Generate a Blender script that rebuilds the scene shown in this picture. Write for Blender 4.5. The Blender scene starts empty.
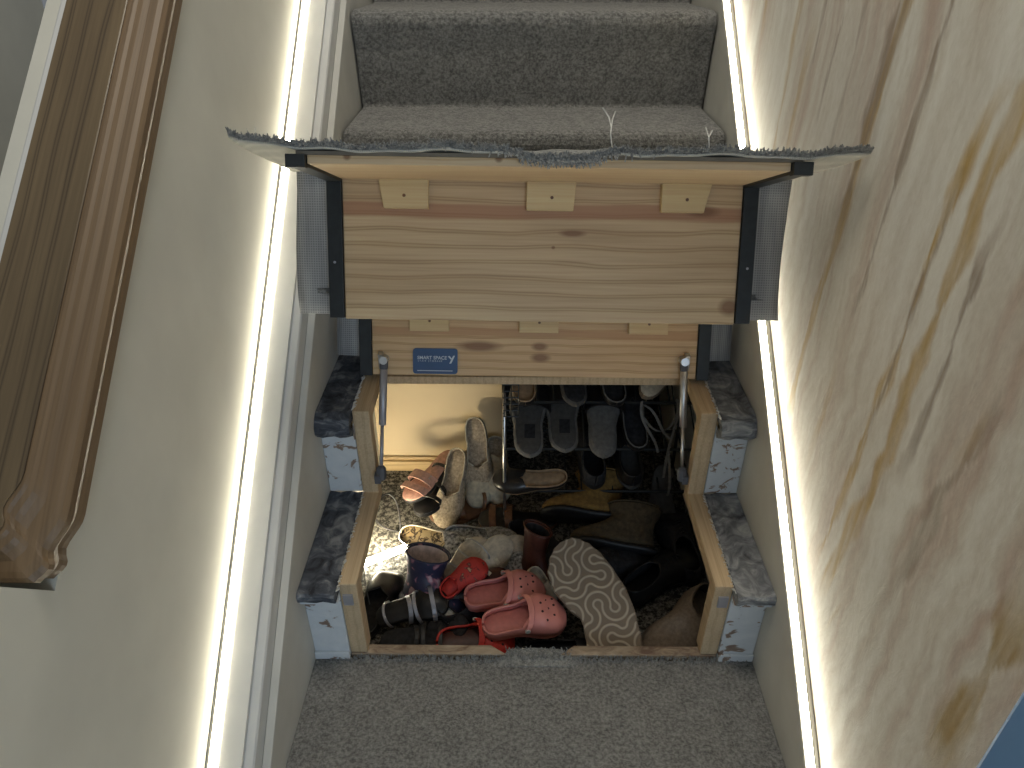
import bpy, bmesh, math, random
import numpy as np
from mathutils import Vector, Matrix, noise
random.seed(7)
C = bpy.context.scene.collection
SC = bpy.context.scene
PI = math.pi
# ------------------------------------------------------------------ stair measures (metres)
RISE, GO, NOSE = 0.209, 0.254, 0.029
SL = RISE / GO
HW = 0.43                      # half width between the strings
FLOOR_Z = -0.12                # floor of the cupboard under the stairs

# ------------------------------------------------------------------ materials
def new_mat(name):
    m = bpy.data.materials.new(name); m.use_nodes = True
    nt = m.node_tree; b = nt.nodes['Principled BSDF']
    return m, nt, b
def setc(b, c): b.inputs['Base Color'].default_value = (c[0], c[1], c[2], 1)
def N(nt, typ, **kw):
    n = nt.nodes.new(typ)
    for k, v in kw.items():
        if hasattr(n, k): setattr(n, k, v)
        else: n.inputs[k].default_value = v
    return n
def ramp(nt, fac, stops):
    r = nt.nodes.new('ShaderNodeValToRGB')
    e = r.color_ramp.elements
    while len(e) < len(stops): e.new(0.5)
    for el, (p, c) in zip(e, stops):
        el.position = p; el.color = (c[0], c[1], c[2], 1)
    nt.links.new(fac, r.inputs[0])
    return r.outputs[0]
def coords(nt, scale=(1, 1, 1), rot=(0, 0, 0)):
    t = nt.nodes.new('ShaderNodeTexCoord'); m = nt.nodes.new('ShaderNodeMapping')
    m.inputs['Scale'].default_value = scale; m.inputs['Rotation'].default_value = rot
    nt.links.new(t.outputs['Object'], m.inputs['Vector'])
    return m.outputs[0]
def noise_tex(nt, vec, scale, detail=3, rough=.55, dist=0):
    n = N(nt, 'ShaderNodeTexNoise'); n.inputs['Scale'].default_value = scale
    n.inputs['Detail'].default_value = detail; n.inputs['Roughness'].default_value = rough
    n.inputs['Distortion'].default_value = dist
    nt.links.new(vec, n.inputs['Vector']); return n.outputs['Fac']
def bump(nt, b, h, strength=.3, dist=.002):
    n = nt.nodes.new('ShaderNodeBump'); n.inputs['Strength'].default_value = strength
    n.inputs['Distance'].default_value = dist
    nt.links.new(h, n.inputs['Height']); nt.links.new(n.outputs[0], b.inputs['Normal'])
def mixc(nt, fac, a, b_, mode='MIX'):
    n = nt.nodes.new('ShaderNodeMix'); n.data_type = 'RGBA'; n.blend_type = mode
    if isinstance(fac, (int, float)): n.inputs[0].default_value = fac
    else: nt.links.new(fac, n.inputs[0])
    for s, v in ((6, a), (7, b_)):
        if isinstance(v, tuple): n.inputs[s].default_value = (v[0], v[1], v[2], 1)
        else: nt.links.new(v, n.inputs[s])
    return n.outputs[2]
def math_n(nt, op, a, b_=None, c=None, clamp=False):
    n = nt.nodes.new('ShaderNodeMath'); n.operation = op; n.use_clamp = clamp
    for i, v in enumerate((a, b_, c)):
        if v is None: continue
        if isinstance(v, (int, float)): n.inputs[i].default_value = v
        else: nt.links.new(v, n.inputs[i])
    return n.outputs[0]

def plain(name, c, rough=.6, metal=0, var=.08, scale=30, bmp=.1, spec=.5):
    m, nt, b = new_mat(name); v = coords(nt)
    f = noise_tex(nt, v, scale, 4)
    lo = tuple(x * (1 - var * 2) for x in c); hi = tuple(min(1, x * (1 + var * 2)) for x in c)
    nt.links.new(ramp(nt, f, [(.3, lo), (.7, hi)]), b.inputs['Base Color'])
    b.inputs['Roughness'].default_value = rough; b.inputs['Metallic'].default_value = metal
    b.inputs['Specular IOR Level'].default_value = spec
    if bmp: bump(nt, b, f, bmp, .001)
    return m

def wood(name, light, dark, axis=0, freq=1.0, knots=(), band=None, rot=(0, 0, 0), rough=.55, contrast=1.0):
    """axis: 0 grain runs along x, 1 along y"""
    m, nt, b = new_mat(name)
    sc = {0: (.35, 1, 1), 1: (1, .22, 1)}[axis]
    v = coords(nt, sc, rot)
    # wavy growth rings
    w = N(nt, 'ShaderNodeTexWave'); w.wave_type = 'BANDS'; w.bands_direction = {0: 'Z', 1: 'X'}[axis]
    w.inputs['Scale'].default_value = 9 * freq; w.inputs['Distortion'].default_value = 2.6
    w.inputs['Detail'].default_value = 1.5; w.inputs['Detail Scale'].default_value = 1.1
    nt.links.new(v, w.inputs['Vector'])
    v2 = coords(nt, {0: (2, 90, 90), 1: (90, 2, 90)}[axis], rot)
    fib = noise_tex(nt, v2, 3, 3)
    v3 = coords(nt, {0: (1.2, 9, 9), 1: (9, 1.2, 9)}[axis], rot)
    big = noise_tex(nt, v3, 2, 2)
    mid = tuple(a * .72 + d * .28 for a, d in zip(light, dark))
    base = ramp(nt, w.outputs['Fac'], [(0, light), (.62, light), (.82, mid), (.93, tuple(l + (d - l) * contrast for l, d in zip(light, dark))), (1, mid)])
    c1 = mixc(nt, math_n(nt, 'MULTIPLY', ramp(nt, big, [(.35, (0, 0, 0)), (.7, (1, 1, 1))]), .45), base, dark)
    c2 = mixc(nt, .30, c1, ramp(nt, fib, [(.3, (.3, .3, .3)), (.7, (.72, .72, .72))]), 'OVERLAY')
    if band or knots:
        t = nt.nodes.new('ShaderNodeTexCoord'); sp = nt.nodes.new('ShaderNodeSeparateXYZ')
        nt.links.new(t.outputs['Object'], sp.inputs[0])
        wob = noise_tex(nt, v3, 3, 2)
        if band:
            zc, hw_, colr = band
            d = math_n(nt, 'ABSOLUTE', math_n(nt, 'SUBTRACT', math_n(nt, 'ADD', sp.outputs[2], math_n(nt, 'MULTIPLY', wob, .02)), zc + .01))
            f = math_n(nt, 'MULTIPLY', math_n(nt, 'SUBTRACT', hw_, d), 200, clamp=True)
            c2 = mixc(nt, math_n(nt, 'MULTIPLY', f, .72), c2, colr)
        for (kx, kz, kr, stretch) in knots:
            dx = math_n(nt, 'DIVIDE', math_n(nt, 'SUBTRACT', sp.outputs[0], kx), stretch)
            dz = math_n(nt, 'SUBTRACT', sp.outputs[2], kz)
            d = math_n(nt, 'SQRT', math_n(nt, 'ADD', math_n(nt, 'MULTIPLY', dx, dx), math_n(nt, 'MULTIPLY', dz, dz)))
            f = math_n(nt, 'SUBTRACT', 1.15, math_n(nt, 'DIVIDE', d, kr), clamp=True)
            f = math_n(nt, 'MULTIPLY', f, 1.6, clamp=True)
            c2 = mixc(nt, math_n(nt, 'MULTIPLY', f, .8), c2, (.22, .10, .045))
    nt.links.new(c2, b.inputs['Base Color'])
    b.inputs['Roughness'].default_value = rough
    bump(nt, b, fib, .15, .0006)
    return m

def carpet_mat(name, lo, hi, patch=.35):
    m, nt, b = new_mat(name); v = coords(nt)
    f1 = noise_tex(nt, v, 150, 3, .8); f2 = noise_tex(nt, v, 30, 4, .7, .4)
    c = ramp(nt, f1, [(.40, lo), (.50, tuple((a + d) / 2 for a, d in zip(lo, hi))), (.60, hi)])
    c = mixc(nt, patch, c, ramp(nt, f2, [(.35, tuple(x * .55 for x in lo)), (.65, hi)]))
    nt.links.new(c, b.inputs['Base Color']); b.inputs['Roughness'].default_value = 1
    b.inputs['Specular IOR Level'].default_value = .1
    b.inputs['Sheen Weight'].default_value = .35; b.inputs['Sheen Roughness'].default_value = .6
    bump(nt, b, f1, 1.0, .012)
    return m

def weave_mat(name, a, d, period=.0042):
    m, nt, b = new_mat(name)
    t = nt.nodes.new('ShaderNodeTexCoord'); sp = nt.nodes.new('ShaderNodeSeparateXYZ')
    nt.links.new(t.outputs['Object'], sp.inputs[0])
    k = 2 * PI / period
    sx = math_n(nt, 'SINE', math_n(nt, 'MULTIPLY', sp.outputs[0], k)); sz = math_n(nt, 'SINE', math_n(nt, 'MULTIPLY', sp.outputs[2], k))
    f = math_n(nt, 'MAXIMUM', sx, sz)
    v = coords(nt, (40, 2, 4)); n2 = noise_tex(nt, v, 1.5, 3)
    f = math_n(nt, 'ADD', math_n(nt, 'MULTIPLY', f, .35), n2)
    nt.links.new(ramp(nt, f, [(.3, d), (.95, a)]), b.inputs['Base Color'])
    b.inputs['Roughness'].default_value = .95; b.inputs['Specular IOR Level'].default_value = .15
    return m

def mottled(name, lo, mid, hi, sc=(14, 14, 40), rough=.85):
    m, nt, b = new_mat(name); v = coords(nt, sc)
    f = noise_tex(nt, v, 1.6, 5, .62, 1.2)
    nt.links.new(ramp(nt, f, [(.34, lo), (.5, mid), (.68, hi)]), b.inputs['Base Color'])
    b.inputs['Roughness'].default_value = rough; bump(nt, b, f, .6, .004)
    return m

def emit(name, c, s):
    m, nt, b = new_mat(name); setc(b, c)
    b.inputs['Emission Color'].default_value = (*c, 1); b.inputs['Emission Strength'].default_value = s
    return m

M = {}
M['wall'] = plain('cream paint', (.60, .585, .51), .75, var=.035, scale=5, bmp=.05)
M['paint'] = plain('white gloss paint', (.62, .62, .60), .7, var=.03, scale=6, bmp=.03)
M['bluelit_trim'] = plain('trim with blue light in colour', (.12, .26, .50), .5, var=.03, scale=6, bmp=.03)  # blue stands for the daylight falling on the trim
M['string'] = plain('string paint', (.56, .55, .50), .55, var=.05, scale=7, bmp=.05)
M['pine_b'] = wood('pine tread board', (.66, .49, .29), (.42, .27, .14), 0, 1.35,
                   knots=((.325, .176, .016, 1.2), (.052, .296, .006, 4), (.02, .272, .003, 1.2), (.27, .335, .010, 3)),
                   band=(.330, .015, (.40, .185, .10)))
M['pine_c'] = wood('pine upper tread board', (.70, .50, .28), (.46, .27, .12), 0, 2.1,
                   knots=((-.115, .072, .012, 4.0), (.01, .073, .009, 2.0), (.012, .050, .010, 2.2), (-.2, .115, .007, 2)),
                   band=(.100, .010, (.50, .28, .14)))
M['pine_a'] = wood('pine riser board', (.72, .54, .33), (.55, .36, .19), 0, 1.3, knots=((-.28, .39, .006, 1), (-.07, .39, .006, 1)))
M['block'] = wood('pine block', (.74, .57, .31), (.58, .41, .2), 0, .7, contrast=.5)
M['batten'] = wood('pine batten', (.60, .46, .29), (.44, .31, .18), 1, 2.2, rough=.7, contrast=.6)
M['oak'] = wood('stained capping', (.165, .118, .065), (.07, .048, .028), 1, 1.5, rot=(-math.atan(SL), 0, 0), rough=.32)
M['oak2'] = wood('stained moulding', (.185, .122, .066), (.12, .076, .040), 1, 1.6, rot=(-math.atan(SL), 0, 0), rough=.5, contrast=.6)
M['edge'] = plain('board edge', (.20, .17, .13), .8)
M['carpet'] = carpet_mat('grey pile carpet', (.075, .074, .068), (.35, .345, .32), .28)
M['carpet_light'] = carpet_mat('grey cut pile', (.16, .16, .15), (.42, .42, .39), .2)
M['backing'] = weave_mat('carpet backing', (.46, .46, .45), (.21, .21, .215))
M['white_back'] = weave_mat('pale carpet backing', (.62, .60, .53), (.44, .43, .38), .003)
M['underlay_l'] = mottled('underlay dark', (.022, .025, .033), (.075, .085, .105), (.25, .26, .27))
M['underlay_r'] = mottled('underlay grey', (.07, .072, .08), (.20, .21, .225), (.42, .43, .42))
M['plaster'] = mottled('painted plaster patchy', (.20, .14, .10), (.58, .63, .68), (.68, .72, .75), (9, 9, 12), .8)
_m, _nt, _b = new_mat('patchy plaster'); _v = coords(_nt, (9, 9, 12)); _f = noise_tex(_nt, _v, 2.2, 4, .6, .8)
_nt.links.new(ramp(_nt, _f, [(.36, (.24, .17, .13)), (.405, (.30, .23, .18)), (.425, (.62, .66, .69)), (.7, (.70, .73, .75))]), _b.inputs['Base Color'])
_b.inputs['Roughness'].default_value = .8; bump(_nt, _b, _f, .5, .004); M['plaster'] = _m
M['black_steel'] = plain('black steel', (.022, .026, .028), .45, .3, var=.1, scale=60, bmp=.05)
M['steel'] = plain('brushed silver steel', (.62, .62, .62), .28, .9, var=.04, scale=80, bmp=.02)
M['strut_grey'] = plain('silver painted tube', (.40, .40, .44), .35, .4, var=.03)
M['dark_grey'] = plain('grey plastic', (.10, .105, .12), .5)
M['led'] = emit('led diffuser', (1, .93, .74), 21)
M['channel'] = plain('led channel', (.22, .21, .19), .6)
M['lamp'] = emit('lamp glow', (1, .93, .75), 25)
M['badge'] = plain('blue badge', (.035, .085, .20), .35, var=.03)
M['ink'] = plain('white print', (.62, .68, .74), .6, var=.02)
M['cup_wall'] = plain('cupboard wall cream', (.70, .56, .35), .8, var=.03, scale=4, bmp=.05)
_m, _nt, _b = new_mat('speckled carpet'); _v = coords(_nt); _f = noise_tex(_nt, _v, 95, 4, .75)
_nt.links.new(ramp(_nt, _f, [(.42, (.025, .024, .021)), (.5, (.095, .09, .078)), (.58, (.28, .27, .235))]), _b.inputs['Base Color'])
_b.inputs['Roughness'].default_value = 1; bump(_nt, _b, _f, .8, .004); M['speckle'] = _m
M['pine_base'] = wood('pine skirting', (.62, .46, .24), (.44, .30, .15), 0, 2)
# shoe materials
def fab(name, c, rough=.8, var=.12, scale=90, bmp=.25, **k): M[name] = plain(name, c, rough, var=var, scale=scale, bmp=bmp, **k)
fab('pink_foam', (.70, .27, .235), .45, .03, 20, .03); fab('pink_inner', (.58, .20, .18), .6, .05)
fab('hole', (.03, .015, .015), .9)
fab('black_rubber', (.016, .016, .018), .5, .2); fab('black_fabric', (.02, .02, .023), .85, .3)
fab('black_leather', (.018, .017, .017), .3, .15, 60, .1)
fab('navy', (.03, .033, .075), .5); fab('beige_knit', (.42, .345, .25), .95, .2, 160, .8)
fab('beige_sole', (.55, .50, .38), .8); fab('tan_insole', (.40, .28, .17), .7)
fab('cream', (.56, .50, .39), .8); fab('cream_sole', (.66, .61, .48), .7); fab('red', (.55, .035, .025), .5)
fab('brown_leather', (.16, .075, .035), .45); fab('dark_red', (.075, .022, .014), .5); fab('ochre_suede', (.21, .125, .035), .95, .2)
fab('olive_suede', (.075, .055, .03), .95, .2); fab('taupe', (.19, .145, .105), .9, .12, 150, .5); fab('taupe_dark', (.045, .038, .03), .8)
fab('grey_foam', (.075, .072, .068), .8, .1); fab('grey_rim', (.16, .155, .145), .8); fab('rose', (.62, .36, .28), .6)
fab('silver', (.45, .45, .44), .3, .1, metal=.6); fab('white_rubber', (.62, .61, .56), .6); fab('gold', (.5, .42, .2), .35, metal=.7)
fab('inner_pink', (.62, .52, .50), .8)
_m, _nt, _b = new_mat('leopard insole'); _v = coords(_nt); _f = noise_tex(_nt, _v, 75, 1.5, .5, .6)
_nt.links.new(ramp(_nt, _f, [(.42, (.58, .48, .30)), (.47, (.07, .05, .035)), (.53, (.07, .05, .035)), (.58, (.52, .40, .22))]), _b.inputs['Base Color']); _b.inputs['Roughness'].default_value = .6; M['leopard'] = _m
_m, _nt, _b = new_mat('navy floral'); _v = coords(_nt); _f = noise_tex(_nt, _v, 42, 1.5, .5, .5)
_nt.links.new(ramp(_nt, _f, [(0, (.018, .02, .05)), (.55, (.03, .033, .075)), (.60, (.30, .12, .17)), (.68, (.48, .34, .38))]), _b.inputs['Base Color']); _b.inputs['Roughness'].default_value = .5; M['floral'] = _m
_m, _nt, _b = new_mat('red floral'); _v = coords(_nt); _f = noise_tex(_nt, _v, 60, 2, .5, .5)
_nt.links.new(ramp(_nt, _f, [(0, (.42, .03, .02)), (.56, (.5, .04, .03)), (.62, (.12, .02, .02)), (.7, (.55, .35, .2))]), _b.inputs['Base Color']); _b.inputs['Roughness'].default_value = .7; M['red_floral'] = _m
_m, _nt, _b = new_mat('clear jelly'); setc(_b, (.75, .76, .76)); _b.inputs['Roughness'].default_value = .12
_b.inputs['Transmission Weight'].default_value = .75; _b.inputs['IOR'].default_value = 1.4; M['jelly'] = _m
fab('glitter', (.30, .30, .29), .3, .8, 130, .5)

# ------------------------------------------------------------------ object helpers
def link(name, me, mat, parent=None, smooth=False):
    o = bpy.data.objects.new(name, me); C.objects.link(o)
    for mm in (mat if isinstance(mat, (list, tuple)) else [mat]): me.materials.append(M[mm] if isinstance(mm, str) else mm)
    if smooth:
        for p in me.polygons: p.use_smooth = True
    if parent: o.parent = parent
    return o
def mesh_of(name, verts, faces):
    me = bpy.data.meshes.new(name); me.from_pydata([tuple(v) for v in verts], [], faces); me.update(); return me
class MB:
    def __init__(s): s.v = []; s.f = []; s.m = []
    def add(s, vs, fs, mi=0):
        n = len(s.v); s.v += [tuple(v) for v in vs]; s.f += [tuple(i + n for i in f) for f in fs]; s.m += [mi] * len(fs); return s
    def box(s, x0, x1, y0, y1, z0, z1, mi=0):
        return s.add([(x0, y0, z0), (x1, y0, z0), (x1, y1, z0), (x0, y1, z0), (x0, y0, z1), (x1, y0, z1), (x1, y1, z1), (x0, y1, z1)],
                     [(0, 3, 2, 1), (4, 5, 6, 7), (0, 1, 5, 4), (1, 2, 6, 5), (2, 3, 7, 6), (3, 0, 4, 7)], mi)
    def prism_x(s, prof, x0, x1, mi=0):       # profile list of (y,z)
        n = len(prof); vs = [(x0, y, z) for y, z in prof] + [(x1, y, z) for y, z in prof]
        fs = [(i, (i + 1) % n, n + (i + 1) % n, n + i) for i in range(n)] + [tuple(range(n - 1, -1, -1)), tuple(range(n, 2 * n))]
        return s.add(vs, fs, mi)
    def loft(s, rings, caps=True, mi=0):
        n = len(rings[0]); vs = [p for r in rings for p in r]; fs = []
        for k in range(len(rings) - 1):
            for i in range(n):
                j = (i + 1) % n; fs.append((k * n + i, k * n + j, (k + 1) * n + j, (k + 1) * n + i))
        if caps: fs += [tuple(range(n - 1, -1, -1)), tuple(range((len(rings) - 1) * n, len(rings) * n))]
        return s.add(vs, fs, mi)
    def tube(s, pts, r, n=8, mi=0, closed=False):
        pts = [Vector(p) for p in pts]; rings = []; up = Vector((0, 0, 1)); a = None
        for i, p in enumerate(pts):
            t = (pts[min(i + 1, len(pts) - 1)] - pts[max(i - 1, 0)]).normalized()
            if a is None:
                a = t.orthogonal().normalized()
            a = (a - t * a.dot(t)).normalized(); b = t.cross(a)
            rr = r[i] if isinstance(r, (list, tuple)) else r
            rings.append([p + (a * math.cos(q * 2 * PI / n) + b * math.sin(q * 2 * PI / n)) * rr for q in range(n)])
        return s.loft(rings, True, mi)
    def ribbon(s, pts, wvec, th, mi=0):        # strap along pts, wide along wvec
        pts = [Vector(p) for p in pts]; rings = []
        for i, p in enumerate(pts):
            t = (pts[min(i + 1, len(pts) - 1)] - pts[max(i - 1, 0)]).normalized()
            w = (wvec(i / (len(pts) - 1)) if callable(wvec) else Vector(wvec)); w = Vector(w) / 2
            nrm = t.cross(w.normalized()) * th / 2
            rings.append([p - w - nrm, p + w - nrm, p + w + nrm, p - w + nrm])
        return s.loft(rings, True, mi)
    def build(s, name, mat, parent=None, smooth=False, bevel=0, sub=0, weld=False):
        me = mesh_of(name, s.v, s.f)
        o = link(name, me, mat, parent, smooth)
        for p, mi in zip(me.polygons, s.m): p.material_index = mi
        bm = bmesh.new(); bm.from_mesh(me)
        if weld: bmesh.ops.remove_doubles(bm, verts=bm.verts, dist=1e-5)
        bmesh.ops.recalc_face_normals(bm, faces=bm.faces); bm.to_mesh(me); bm.free()
        if bevel:
            b = o.modifiers.new('bevel', 'BEVEL'); b.width = bevel; b.segments = 2; b.limit_method = 'ANGLE'
        if sub:
            b = o.modifiers.new('sub', 'SUBSURF'); b.levels = sub; b.render_levels = sub
        return o
def tag(o, label, cat, group=None):
    o['label'] = label; o['category'] = cat
    if group: o['group'] = group
    return o
def structure(o): o['kind'] = 'structure'; return o
def thing(name, label, cat, loc=(0, 0, 0), group=None):
    o = bpy.data.objects.new(name, None); C.objects.link(o); o.location = loc; o.empty_display_size = .05
    return tag(o, label, cat, group)
def smoothstep(a, b, x):
    t = max(0, min(1, (x - a) / (b - a))); return t * t * (3 - 2 * t)

# ================================================================== SETTING
def line_z(y, h): return y * SL + h
Y0, Y1 = -1.25, 1.75
# left wall: half-height stud wall that carries the wooden capping
CAPH = .955; CAPY = -.388
mb = MB(); mb.prism_x([(Y0, -.75), (Y1, -.75), (Y1, line_z(Y1, CAPH)), (CAPY - .005, line_z(CAPY - .005, CAPH)), (CAPY - .005 - .629 * 1.1, line_z(CAPY - .005, CAPH) + .777 * 1.1), (Y0, line_z(CAPY - .005, CAPH) + .777 * 1.1)], -.63, -.52)
structure(mb.build('wall_left', 'wall'))
# right wall with veined plaster-effect paper, painted on a fine grid
def vein_colors():
    ys = np.arange(-.485, Y1, .004); zs = np.arange(-.6, 2.0, .008)
    Y, Z = np.meshgrid(ys, zs, indexing='ij')
    def sm(n, cell, seed):                           # smooth 1-d value noise
        rng = np.random.RandomState(seed); v = rng.rand(4000) * 2 - 1
        x = n / cell + 1000; i = np.floor(x).astype(int); f = x - i; f = f * f * (3 - 2 * f)
        return v[i] * (1 - f) + v[i + 1] * f
    def sm2(a, b, ca, cb, seed):
        rng = np.random.RandomState(seed); v = rng.rand(256, 256) * 2 - 1
        x = a / ca + 900; y = b / cb + 900; i = np.floor(x).astype(int); j = np.floor(y).astype(int)
        f = x - i; g_ = y - j; f = f * f * (3 - 2 * f); g_ = g_ * g_ * (3 - 2 * g_)
        q = lambda ii, jj: v[ii % 256, jj % 256]
        return (q(i, j) * (1 - f) + q(i + 1, j) * f) * (1 - g_) + (q(i, j + 1) * (1 - f) + q(i + 1, j + 1) * f) * g_
    base = np.array([.57, .53, .46]); pink = np.array([.50, .425, .36]); white = np.array([.68, .66, .60])
    yy = Y + .01 * sm(Z, .09, 3) + .006 * sm(Z, .03, 4)
    s1 = sm2(yy, Z, .022, .30, 5); s2 = sm2(yy, Z, .05, .45, 6); s3 = sm2(yy, Z, .007, .12, 8)
    k = np.clip((s1 * .6 + s2 * .95 + s3 * .35), -1, 1)
    col = base + np.clip(k, 0, 1)[..., None] * (white - base) + np.clip(-k, 0, 1)[..., None] * (pink - base) * 1.7
    up = np.clip((Z - Y * SL - .55) / .5, 0, 1)
    gold = np.array([.42, .265, .065]); taupe = np.array([.24, .175, .125])
    veins = [  # polyline (y,z), width, colour, strength
        ([(.123, 1.3), (.123, 1.142), (.143, .978), (.150, .839), (.165, .70), (.163, .60), (.166, .45)], .010, gold, .9),
        ([(.128, 1.35), (.128, 1.142), (.146, .978), (.153, .82)], .012, taupe, .75),
        ([(.015, 1.3), (.019, 1.067), (.024, .947), (.033, .836), (.036, .72)], .006, taupe, .8),
        ([(-.165, 1.2), (-.165, 1.064), (-.152, 1.004), (-.156, .907), (-.142, .733), (-.152, .644), (-.146, .58), (-.119, .428), (-.108, .293)], .011, gold, .85),
        ([(-.13, 1.099), (-.107, .967), (-.097, .868), (-.098, .736), (-.094, .71), (-.086, .594), (-.082, .497), (-.067, .342)], .009, gold, .9),
        ([(-.112, 1.0), (-.100, .868), (-.102, .736), (-.09, .6)], .006, taupe, .8),
        ([(-.204, .988), (-.187, .926), (-.197, .753), (-.193, .652), (-.19, .608)], .006, taupe, .85),
        ([(.300, 1.4), (.309, 1.128), (.325, .985), (.33, .92)], .004, taupe, .75),
        ([(.39, 1.3), (.398, 1.084), (.406, .977)], .005, taupe, .6),
        ([(.51, 1.2), (.51, .986), (.499, .896), (.51, .80)], .007, gold, .6), ([(.42, 1.1), (.435, .95), (.43, .82)], .008, gold, .5),
        ([(-.004, 1.142), (.021, 1.09), (.023, 1.018)], .006, taupe, .5),
        ([(-.3, .84), (-.289, .756), (-.27, .669), (-.273, .609), (-.249, .447)], .011, taupe, .65),
        ([(-.288, .80), (-.272, .70)], .007, gold, .6),
        ([(-.43, .70), (-.435, .629), (-.434, .546), (-.428, .426), (-.432, .36)], .018, gold * .75, .85),
        ([(.045, .66), (.039, .608), (.046, .516), (.05, .45)], .006, gold, .5), ([(-.172, .389), (-.147, .268)], .005, gold, .6),
        ([(.24, 1.3), (.245, 1.0), (.25, .85)], .005, taupe, .45), ([(.70, 1.5), (.71, 1.2), (.70, 1.0)], .007, gold, .6)]
    for i, (pl, wd, colr, st) in enumerate(veins):
        pz = np.array([p[1] for p in pl]); py = np.array([p[0] for p in pl]); o = np.argsort(pz)
        cy = np.interp(Z, pz[o], py[o]) + .004 * sm(Z, .05, 20 + i) + .002 * sm(Z, .017, 40 + i)
        ww = 2.1 * wd * (.65 + .45 * sm(Z, .07, 60 + i) + .2 * sm2(Y, Z, .01, .03, 90 + i))
        d = np.abs(Y - cy)
        f = np.clip((ww - d) / (.4 * ww + 1e-6), 0, 1) * st * np.clip((Z - pz.min()) / .08, 0, 1) * np.clip((pz.max() - Z) / .08, 0, 1)
        f = f * (.75 + .35 * sm2(Y, Z, .006, .05, 120 + i))
        f = np.clip(f, 0, 1)[..., None]; col = col * (1 - f) + colr * f
        e = np.clip(1 - np.abs(d - ww * 1.15) / .003, 0, 1) * st * .5 * np.clip((Z - pz.min()) / .08, 0, 1) * np.clip((pz.max() - Z) / .08, 0, 1)
        e = e[..., None]; col = col * (1 - e) + white * e
    return ys, zs, np.clip(col, 0, 1)
ys, zs, col = vein_colors()
ny, nz = len(ys), len(zs)
vv = [(.455, float(y), float(z)) for y in ys for z in zs]
ff = [(i * nz + j, i * nz + j + 1, (i + 1) * nz + j + 1, (i + 1) * nz + j) for i in range(ny - 1) for j in range(nz - 1)]
nb = len(vv)
vv += [(.56, float(ys[0]), -.6), (.56, float(ys[0]), float(zs[-1])), (.56, float(ys[-1]), float(zs[-1])), (.56, float(ys[-1]), -.6)]
a, b_, c_, d_ = 0, nz - 1, ny * nz - 1, (ny - 1) * nz
ff += [(nb, nb + 1, b_, a)[::-1], (nb + 1, nb + 2, c_, b_)[::-1], (nb + 2, nb + 3, d_, c_)[::-1], (nb + 3, nb, a, d_)[::-1], (nb, nb + 3, nb + 2, nb + 1)]
me = mesh_of('wall_right', vv, ff)
ca = me.color_attributes.new('veins', 'FLOAT_COLOR', 'POINT')
flat = np.ones((len(vv), 4), dtype=np.float32) * .5; flat[:nb, :3] = col.reshape(-1, 3)
ca.data.foreach_set('color', flat.ravel())
m, nt, b = new_mat('veined wall paper')
at = nt.nodes.new('ShaderNodeAttribute'); at.attribute_name = 'veins'
v = coords(nt, (1, 1, .5)); f1 = noise_tex(nt, v, 120, 5, .7)
nt.links.new(mixc(nt, .35, at.outputs['Color'], ramp(nt, f1, [(.3, (.35, .35, .35)), (.7, (.65, .65, .65))]), 'OVERLAY'), b.inputs['Base Color'])
f2 = noise_tex(nt, coords(nt, (1, 1, .45)), 38, 6, .7, 1.0)
b.inputs['Roughness'].default_value = .5; bump(nt, b, f2, .28, .003)
M['veins'] = m
structure(link('wall_right', me, 'veins'))
# vertical trim, blue daylight painted into its colour, where the right wall ends
mb = MB(); mb.box(.440, .56, -.56, -.487, -.75, 1.6); structure(mb.build('trim_1', 'bluelit_trim', bevel=.006))
mb = MB(); mb.box(.56, .60, -1.25, -.487, -.75, 1.6); structure(mb.build('wall_front', 'wall'))
# landing edge beyond the capping
mb = MB(); mb.prism_x([(Y0, line_z(Y0, .60)), (Y1, line_z(Y1, .60)), (Y1, line_z(Y1, .965)), (Y0, line_z(Y0, .965))], -.668, -.6305)
structure(mb.build('trim_2', 'paint', bevel=.004))
mb = MB(); mb.prism_x([(Y0, line_z(Y0, .50)), (Y1, line_z(Y1, .50)), (Y1, line_z(Y1, .95)), (Y0, line_z(Y0, .95))], -.695, -.669)
structure(mb.build('trim_3', 'wall'))
mb = MB(); mb.box(-1.6, -.696, -1.25, 1.75, .33, .36); structure(mb.build('floor_landing', 'carpet'))
mb = MB(); mb.box(-1.64, -1.6, -1.25, 1.75, .33, 2.4); structure(mb.build('wall_landing', 'wall'))
# cupboard under the stairs
mb = MB(); mb.box(-.43, .43, -.30, 1.08, FLOOR_Z - .04, FLOOR_Z); structure(mb.build('floor', 'speckle'))
mb = MB(); mb.box(-.43, -.075, .74, .78, FLOOR_Z - .04, .40); structure(mb.build('wall_back', 'cup_wall'))
M['shade_void'] = plain('recess board with shade in colour', (.035, .033, .031), .9)  # near-black colour stands for the shade in the recess added behind the rack
mb = MB(); mb.box(-.09, .43, 1.05, 1.08, FLOOR_Z - .04, .62); mb.box(-.115, -.09, .781, 1.08, FLOOR_Z - .04, .62); structure(mb.build('wall_recess', 'shade_void'))
mb = MB(); mb.box(-.43, -.06, .722, .7395, FLOOR_Z, FLOOR_Z + .034); mb.box(-.43, -.06, .730, .7395, FLOOR_Z + .034, FLOOR_Z + .045)
structure(mb.build('baseboard_back', 'pine_base', bevel=.003))

# ================================================================== STAIRCASE
st = thing('staircase', 'straight staircase with grey carpet, white painted strings and a cut-out opening', 'staircase')
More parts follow.
